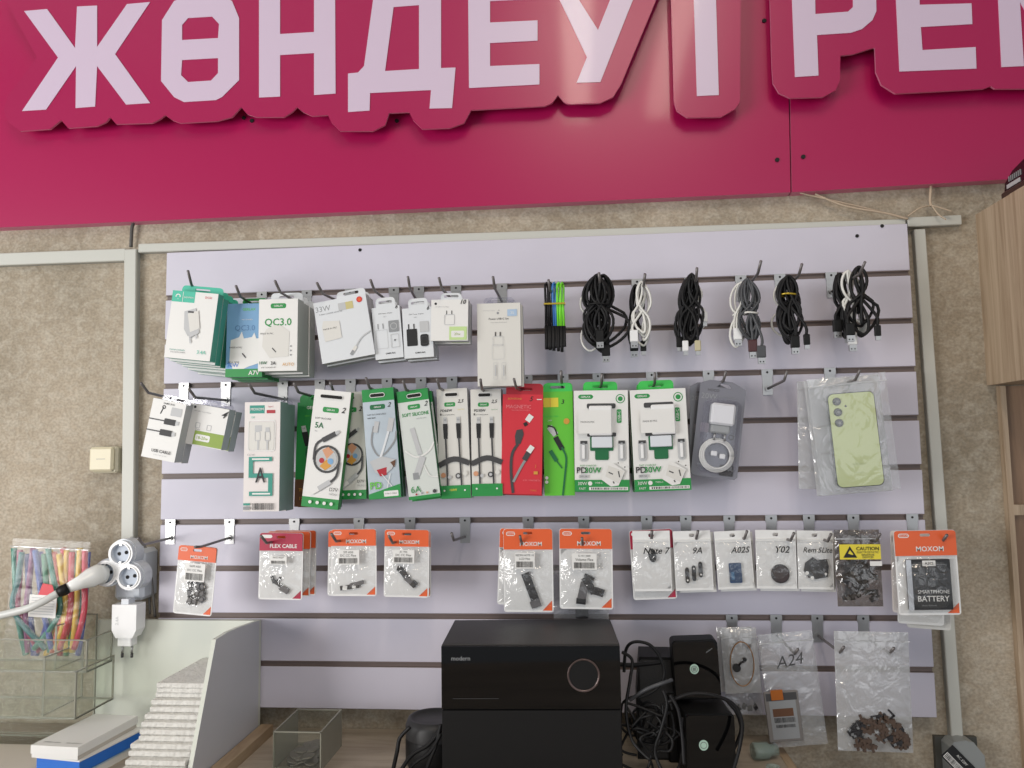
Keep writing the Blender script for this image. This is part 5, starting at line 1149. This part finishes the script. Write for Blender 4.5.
# subwoofer
fl = P(441.5, 645, -.205); fr = P(620.5, 644.5, -.205); bl = P(455.5, 619, -.055); br = P(610, 620, -.055)
fc = (fl + fr) / 2; bc = (bl + br) / 2; ang = math.atan2(-(bc.x - fc.x), bc.y - fc.y) ; wd = ((fr - fl).length + (br - bl).length) / 2
top = (fl.z + fr.z + bl.z + br.z) / 4 - TZ; D_ = .150
sb = thing('subwoofer', 'large black subwoofer with glossy upper front panel', 'speaker', (fc.x, fc.y, TZ), (0, 0, ang))
mb = MB(); mb.cbox(-wd / 2, wd / 2, .003, D_, .006, top, .001, BLKF); mb.make('cabinet', sb)
zsp = P(530, 708, -.205).z - TZ
ring = P(583.5, 675, -.205) - Vector((fc.x, fc.y, TZ)); ring = (ring.x, ring.z)
mb = MB(); mb.prism([(-wd / 2 + .0005, zsp), (wd / 2 - .0005, zsp), (wd / 2 - .0005, top - .001), (-wd / 2 + .0005, top - .001)], -.004, .003, BLKG, BLK, [disc(ring[0], ring[1], .019, 32)])
mb.text('modern', -wd / 2 + .026, top - .016, .0055, MG, -.0043, wmax=.036); mb.box(-wd / 2 + .015, -wd / 2 + .075, -.0043, -.004, zsp + .013, zsp + .0135, DG); mb.make('gloss_panel', sb)
mb = MB(); mb.cbox(-wd / 2 + .0005, wd / 2 - .0005, -.002, .003, .006, zsp - .002, .0008, BLK); mb.make('lower_panel', sb)
mb = MB(); T = Matrix.Translation((ring[0], 0, ring[1])) @ Matrix.Rotation(math.pi / 2, 4, 'X'); mb.lathe([(.0185, -.003), (.0208, .0045), (.0214, .0052), (.0204, .0058), (.0188, .0045)], mat('ring_metal', (92, 78, 76), .3, .5), T, 36, False); mb.lathe([(.0188, .004), (.016, -.002), (.0155, -.0028), (.005, -.0026)], BLK, T, 30); mb.make('bass_port', sb)
for a in (-1, 1):
    for b in (.02, D_ - .02):
        mb = MB(); mb.lathe([(.008, 0), (.009, .007)], BLK, Matrix.Translation((a * (wd / 2 - .02), b, 0)), 14); mb.make('foot', sb)

# satellite speakers
def sat(label, quad, Y, D, stick, ztop=None, logo=True):
    loc, w_, h_, ang = frame_of(quad, Y)
    r = thing('satellite_speaker', label, 'speaker', loc, (0, ang, 0), 'satellite speakers')
    mb = MB(); mb.prism(rr(-w_ / 2, -h_, w_ / 2, 0, .006, 5), .004, D, BLK); mb.make('cabinet', r)
    mb = MB(); mb.prism(rr(-w_ / 2 + .001, -h_ + .001, w_ / 2 - .001, -.001, .006, 5), 0, .0045, BLKG, BLK); mb.make('front_panel', r)
    if stick:
        u, v = stick; g = MB(); cx, cz = -w_ / 2 + u * w_, -v * h_; g.prism(disc(cx, cz, .0062, 24, .0068), -.0006, 0, mat('pale_mint_sticker', (176, 206, 192), .5)); g.prism(disc(cx, cz, .0046, 20), -.0008, -.0006, mat('grey_badge', (120, 134, 128), .5), None, [disc(cx, cz, .0036, 20)]); g.box(cx - .0022, cx + .0022, -.0008, -.0006, cz - .0022, cz + .0022, MATS['grey_badge']); g.make('round_sticker', r)
    if logo:
        g = MB(); g.text('modern', w_ * .30, -h_ * .17, .0022, MG, -.0002, rot=.55); g.make('logo', r)
    return r
YS1 = -.155; zq = P(710, 717, YS1)
hb = (P(686, 716, YS1).z - TZ)
lowq = [(686.4, 716), (733.7, 713.5)]
tl, tr = P(686.4, 716, YS1), P(733.7, 713.5, YS1)
# lower speaker reaches the counter
r = thing('satellite_speaker', 'lower black satellite speaker in front with round mint sticker', 'speaker', (((tl + tr) / 2).x, YS1, TZ), (0, 0, .06), 'satellite speakers')
wq = (tr - tl).length + .004; hq = (tl.z + tr.z) / 2 - TZ
mb = MB(); mb.prism(rr(-wq / 2, .001, wq / 2, hq, .006, 5), .004, .065, BLK); mb.make('cabinet', r)
mb = MB(); mb.prism(rr(-wq / 2 + .001, .002, wq / 2 - .001, hq - .001, .006, 5), 0, .0045, BLKG, BLK); mb.make('front_panel', r)
sp_ = P(703.5, 745, YS1) - r.location
g = MB(); g.prism(disc(sp_.x, sp_.z, .0062, 24, .0068), -.0006, 0, mat('pale_mint_sticker', (176, 206, 192), .5)); g.prism(disc(sp_.x, sp_.z, .0046, 20), -.0008, -.0006, mat('grey_badge', (120, 134, 128), .5), None, [disc(sp_.x, sp_.z, .0036, 20)]); g.make('round_sticker', r)
# rear speaker lying on the counter
a = P(640, 657, -.075); b = P(676, 656, -.075)
r = thing('satellite_speaker', 'dark rear speaker standing between subwoofer and the others', 'speaker', ((a.x + b.x) / 2 + .006, -.075, TZ), (0, 0, -.05), 'satellite speakers')
wq = .078; hq = a.z - TZ
mb = MB(); mb.prism([(-wq / 2, .0), (wq / 2, 0), (wq / 2, hq), (-wq / 2 + .006, hq), (-wq / 2, hq - .06)], 0, .06, BLK); mb.make('cabinet', r)
mb = MB(); mb.prism(rr(-wq / 2 + .006, .004, wq / 2 - .004, hq - .004, .004), -.002, 0, BLKF); mb.make('grille', r)
# upper speaker, on a riser block standing behind the lower one
sat('upper glossy black satellite speaker with round mint sticker', [(674, 638.5), (715, 643), (724.5, 703), (673.5, 696)], -.118, .034, (.45, .48))
sat_low = P(700, 701, -.118).z
mb = MB(); mb.cbox(-.040, .036, 0, .034, 0, sat_low - TZ - .002, .002, BLK); o = mb.make('riser_block'); o.location = (P(699, 705, -.115).x, -.088 - .028, TZ); tag(o, 'dark block carrying the upper satellite speaker', 'block')
o.location.y = -.085

# black cables on the counter: tangle between speakers
rnd = random.Random(31)
def bc_(label, pix, Y0, r=.0022, m=BLKC, grp='black speaker cables'):
    pts = [P(x, y, Y0 + dy) for x, y, dy in pix]
    pts = [Vector((p_.x, p_.y, max(p_.z, TZ + r))) for p_ in pts]; c = pts[0]
    mb = MB(); mb.tube([q_ - c for q_ in smooth(pts, 8)], r, m, 8); o = mb.make('speaker_cable'); o.location = c; tag(o, label, 'cable', grp)
bc_('black cable arching high between subwoofer and upper speaker', [(624, 672, 0), (626, 650, 0), (634, 642, -.005), (650, 645, -.01), (661, 660, -.01), (664, 676, -.01), (655, 690, -.015), (638, 698, -.02)], -.15)
bc_('thick black cable running from subwoofer back to rear speaker', [(612, 663, 0), (628, 665, 0), (645, 664, .01), (662, 662, .02)], -.13, .003)
bc_('black cable looping from the subwoofer side downwards', [(622, 652, 0), (632, 660, 0), (630, 680, -.01), (626, 710, -.02), (632, 740, -.03), (650, 760, -.05)], -.16)
bc_('grey black cable curling under the rear speaker', [(630, 700, 0), (645, 690, -.01), (660, 684, -.01), (672, 680, 0)], -.17, .0026, GRC)
bc_('black cable falling in front of the rear speaker', [(663, 690, 0), (667, 705, -.005), (661, 730, -.01), (655, 752, -.01), (664, 775, -.02)], -.175)
bc_('black cable curving beside the upper speaker foot', [(670, 695, 0), (678, 710, -.005), (682, 735, -.01), (684, 765, -.02)], -.19)
bc_('black cable sweeping over the lower speaker to the right', [(668, 702, 0), (690, 694, -.005), (712, 695, -.005), (733, 704, 0), (742, 722, .0), (740, 745, 0), (732, 775, -.01)], -.185, .0024)
bc_('black cable hanging down right of the lower speaker', [(724, 698, 0), (736, 712, 0), (741, 728, 0), (737, 742, .0), (733, 752, 0)], -.13, .0022)
for k in range(11):
    cx = 650 + rnd.uniform(-16, 20); cy = 728 + rnd.uniform(-16, 22); ra = rnd.uniform(10, 24); rb = rnd.uniform(9, 22); a0 = rnd.uniform(0, 6.28); n_ = rnd.randint(7, 13)
    pix = [(cx + ra * (1 + .25 * math.sin(q * 1.7 + k)) * math.cos(a0 + q * .78) + q * rnd.uniform(-1, 1), cy + rb * math.sin(a0 + q * .78) + q * rnd.uniform(-.5, 1.5), -.004 * (q % 3)) for q in range(n_)]
    bc_('black cable in the tangle right of the subwoofer', pix, -.150 - .006 * (k % 6), .0017, grp='cable tangle right of the subwoofer')
# round black puck with cables at left of subwoofer
pk = PZ(431, 741, TZ); pk = P(432, 735, -.10)
rd = thing('round_speaker', 'round black dock half hidden left of the subwoofer', 'dock', (P(434, 730, -.10).x, -.10, TZ))
R0 = .041
hh = P(430, 716, -.10).z - TZ
mb = MB(); mb.lathe([(R0 * .92, 0), (R0, .006), (R0, hh * .55), (R0 * .985, hh * .57), (R0 * .985, hh * .6)], BLK, None, 40); mb.make('base', rd)
mb = MB(); mb.lathe([(R0, hh * .6), (R0, hh * .85), (R0 * .9, hh), (R0 * .8, hh), (R0 * .76, hh - .003), (.001, hh - .002)], mat('soft_black_rubber', (38, 38, 40), .5), None, 40); mb.make('top_cap', rd)
bc_('black cable curving left from the round dock', [(410, 727, 0), (400, 738, 0), (397, 752, -.005), (392, 775, -.03)], -.15, .0028, grp='cables by the round dock')
bc_('black cable running down left from behind the subwoofer', [(441, 730, 0), (428, 745, -.01), (412, 755, -.02), (400, 772, -.04)], -.17, .0028, grp='cables by the round dock')
bc_('second black cable beside it from the subwoofer', [(441, 734, 0), (430, 752, -.01), (414, 764, -.02), (404, 778, -.04)], -.175, .0026, grp='cables by the round dock')
bc_('short black cable dropping steeply next to the subwoofer', [(441, 724, 0), (436, 745, -.01), (430, 760, -.02), (424, 778, -.04)], -.17, .0026, grp='cables by the round dock')
# little glass items
def jar(label, px, py, rr_, h_, lie):
    p_ = PZ(px, py, TZ)
    mb = MB(); mb.lathe([(rr_ * .9, 0), (rr_, .002), (rr_, h_ * .6), (rr_ * .7, h_ * .7), (rr_ * .7, h_), (rr_ * .6, h_), (rr_ * .6, h_ * .72), (rr_ * .9, h_ * .58), (rr_ * .9, .003)], GLASSG, None, 24)
    o = mb.make('glass_jar'); o.location = (p_.x, p_.y, TZ + (rr_ if lie else 0)); o.rotation_euler = (0, math.pi / 2 if lie else 0, .2); tag(o, label, 'jar', 'small greenish glass jars')
jar('small greenish glass jar lying beside the lower speaker', 753, 760, .012, .036, True)
jar('small greenish glass jar standing near the counter end', 774, 790, .013, .03, False)

# plug box lower right
p = P(958, 752, .0)
gp = thing('junction_box', 'grey wall mounted box with slanted bar code label, lower right', 'junction box', P(957, 772, .0))
mb = MB(); o_ = P(934, 736, .024) - gp.location; o2 = P(975, 736, .027) - gp.location; mb.box(o_.x, o2.x, .022, .030, -.09, o_.z, mat('dark_grey_plate', (72, 72, 68), .5)); mb.make('back_plate', gp)
mb = MB(); w0 = P(948, 745, .0) - gp.location; w1 = P(982, 745, .0) - gp.location; zt_ = (P(955, 740, -.005) - gp.location).z
mb.prism([(w0.x, -.09), (w1.x, -.09), (w1.x, zt_ - .022), (w1.x - .014, zt_ - .003), (w0.x + .022, zt_), (w0.x + .006, zt_ - .003), (w0.x, zt_ - .010)], -.006, .022, mat('cool_grey_plastic', (142, 146, 146), .35)); mb.make('housing', gp)
c_ = P(962, 764, -.007) - gp.location; mb = MB(); T = Matrix.Translation((c_.x, c_.y, c_.z)) @ Matrix.Rotation(math.radians(47), 4, 'Y')
mb.box(-.028, .030, -.0008, .0, -.014, .010, BK, None, T); n0 = len(mb.v); mb.box(-.026, .028, -.0012, -.0008, -.012, -.003, W_, None, T)
g2 = MB(); Face(g2, .052, .007, -.0013, -.025, -.004).draw([('b', .0, .0, 1, 1)]); Face(g2, .052, .008, -.0009, -.025, .008).draw([TX('AC 220V', .4, .5, .07, W_)]); 
for v_, f_, m_ in ((g2.v, g2.f, g2.m),):
    base = len(mb.v); mb.v += [tuple(T @ Vector(q)) for q in v_]
    for ff, mm_ in zip(f_, m_): mb.f.append(tuple(base + i for i in ff)); mb.m.append(mb.mi(g2.mats[mm_])); mb.sm.append(False)
mb.make('bar_code_label', gp)

# oak cabinet, right
XC = P(987, 385, .03).x
ztop = P(973, 213, .02).z; zbot = P(987, 385, .02).z
cabn = thing('wall_cabinet', 'light oak wall cabinet at the right edge', 'cabinet', (XC, .03, zbot))
mb = MB(); mb.box(0, .018, -.10, 0, 0, ztop - zbot, OAK); mb.make('side_panel', cabn)
mb = MB(); mb.box(-.001, .018, -.42, -.1008, -.0005, ztop - zbot, OAK); mb.make('side_panel', cabn)
mb = MB(); mb.box(.018, .6, -.42, 0, ztop - zbot - .016, ztop - zbot, OAK); mb.make('top_panel', cabn)
mb = MB(); mb.box(.018, .6, -.42, 0, 0, .016, OAK); mb.make('bottom_panel', cabn)
XO = P(996, 388, .03).x
shv = thing('open_shelf', 'light oak open shelf unit below the wall cabinet', 'shelf', (XO, .03, TZ - .3))
hS = zbot - (TZ - .3) - .002
mb = MB(); mb.box(0, .008, -.012, 0, 0, hS, OAK); mb.make('side_panel', shv)
mb = MB(); mb.box(.008, .5, -.004, 0, 0, hS, wood('darker_oak', (120, 94, 74), (150, 122, 98), (14, 14, 1), 3.)); mb.make('back_panel', shv)
z_ = P(1008, 511, .0).z - (TZ - .3)
mb = MB(); mb.box(.008, .5, -.012, -.004, z_ - .008, z_ + .008, OAK); mb.make('shelf_board', shv)
# dark thing on cabinet
a = PX(1001, 190, XC + .005)
hd = thing('router', 'dark brown vented device on top of the oak cabinet', 'device', (XC + .004, a.y, ztop + .0005))
mb = MB(); mb.cbox(0, .10, -.16, .0, 0, .011, .002, mat('dark_brown_slab', (66, 46, 42), .4)); mb.make('base_slab', hd)
mb = MB(); mb.prism([(-.15, .011), (-.005, .011), (-.008, .024), (-.03, .036), (-.07, .044), (-.15, .046)], .003, .095, mat('dark_maroon_plastic', (44, 22, 28), .25), plane='yz')
mb.make('housing', hd)
mb = MB(); mb.box(.0018, .003, -.048, -.014, .013, .019, LG); mb.make('pale_label', hd)
for k in range(7):
    mb = MB(); y_ = -.020 - k * .005; mb.box(.0016, .003, y_ - .0012, y_, .022, .030, MG); mb.make('vent_slot', hd)

# ----------------------------------------------------------------- lights
def area(name, loc, target, sx, sy, power, col):
    l = bpy.data.lights.new(name, 'AREA'); l.shape = 'RECTANGLE'; l.size = sx; l.size_y = sy; l.energy = power; l.color = col
    o = bpy.data.objects.new(name, l); C.objects.link(o); o.location = loc
    o.rotation_euler = (Vector(target) - Vector(loc)).to_track_quat('-Z', 'Y').to_euler(); return o
area('window_light', (-1.55, -1.9, 1.25), (.1, 0, 1.4), 1.4, 1.1, 50, (1, .975, .95))
area('ceiling_tube_light', (.72, -1.9, 2.95), (.72, -1.9, 0), .12, 1.3, 12, (1, .86, .7))
area('ceiling_tube_light', (1.12, -1.9, 2.95), (1.12, -1.9, 0), .12, 1.3, 9, (1, .86, .7))
area('fill_light', (1.9, -3.0, 1.5), (.4, 0, 1.2), 2.0, 1.8, 12, (.94, .97, 1))  # added fill from the right front, no real door behind it
wd_ = bpy.data.worlds.new('world'); sc.world = wd_; wd_.use_nodes = True
wd_.node_tree.nodes['Background'].inputs[0].default_value = (.80, .84, .90, 1); wd_.node_tree.nodes['Background'].inputs[1].default_value = .39
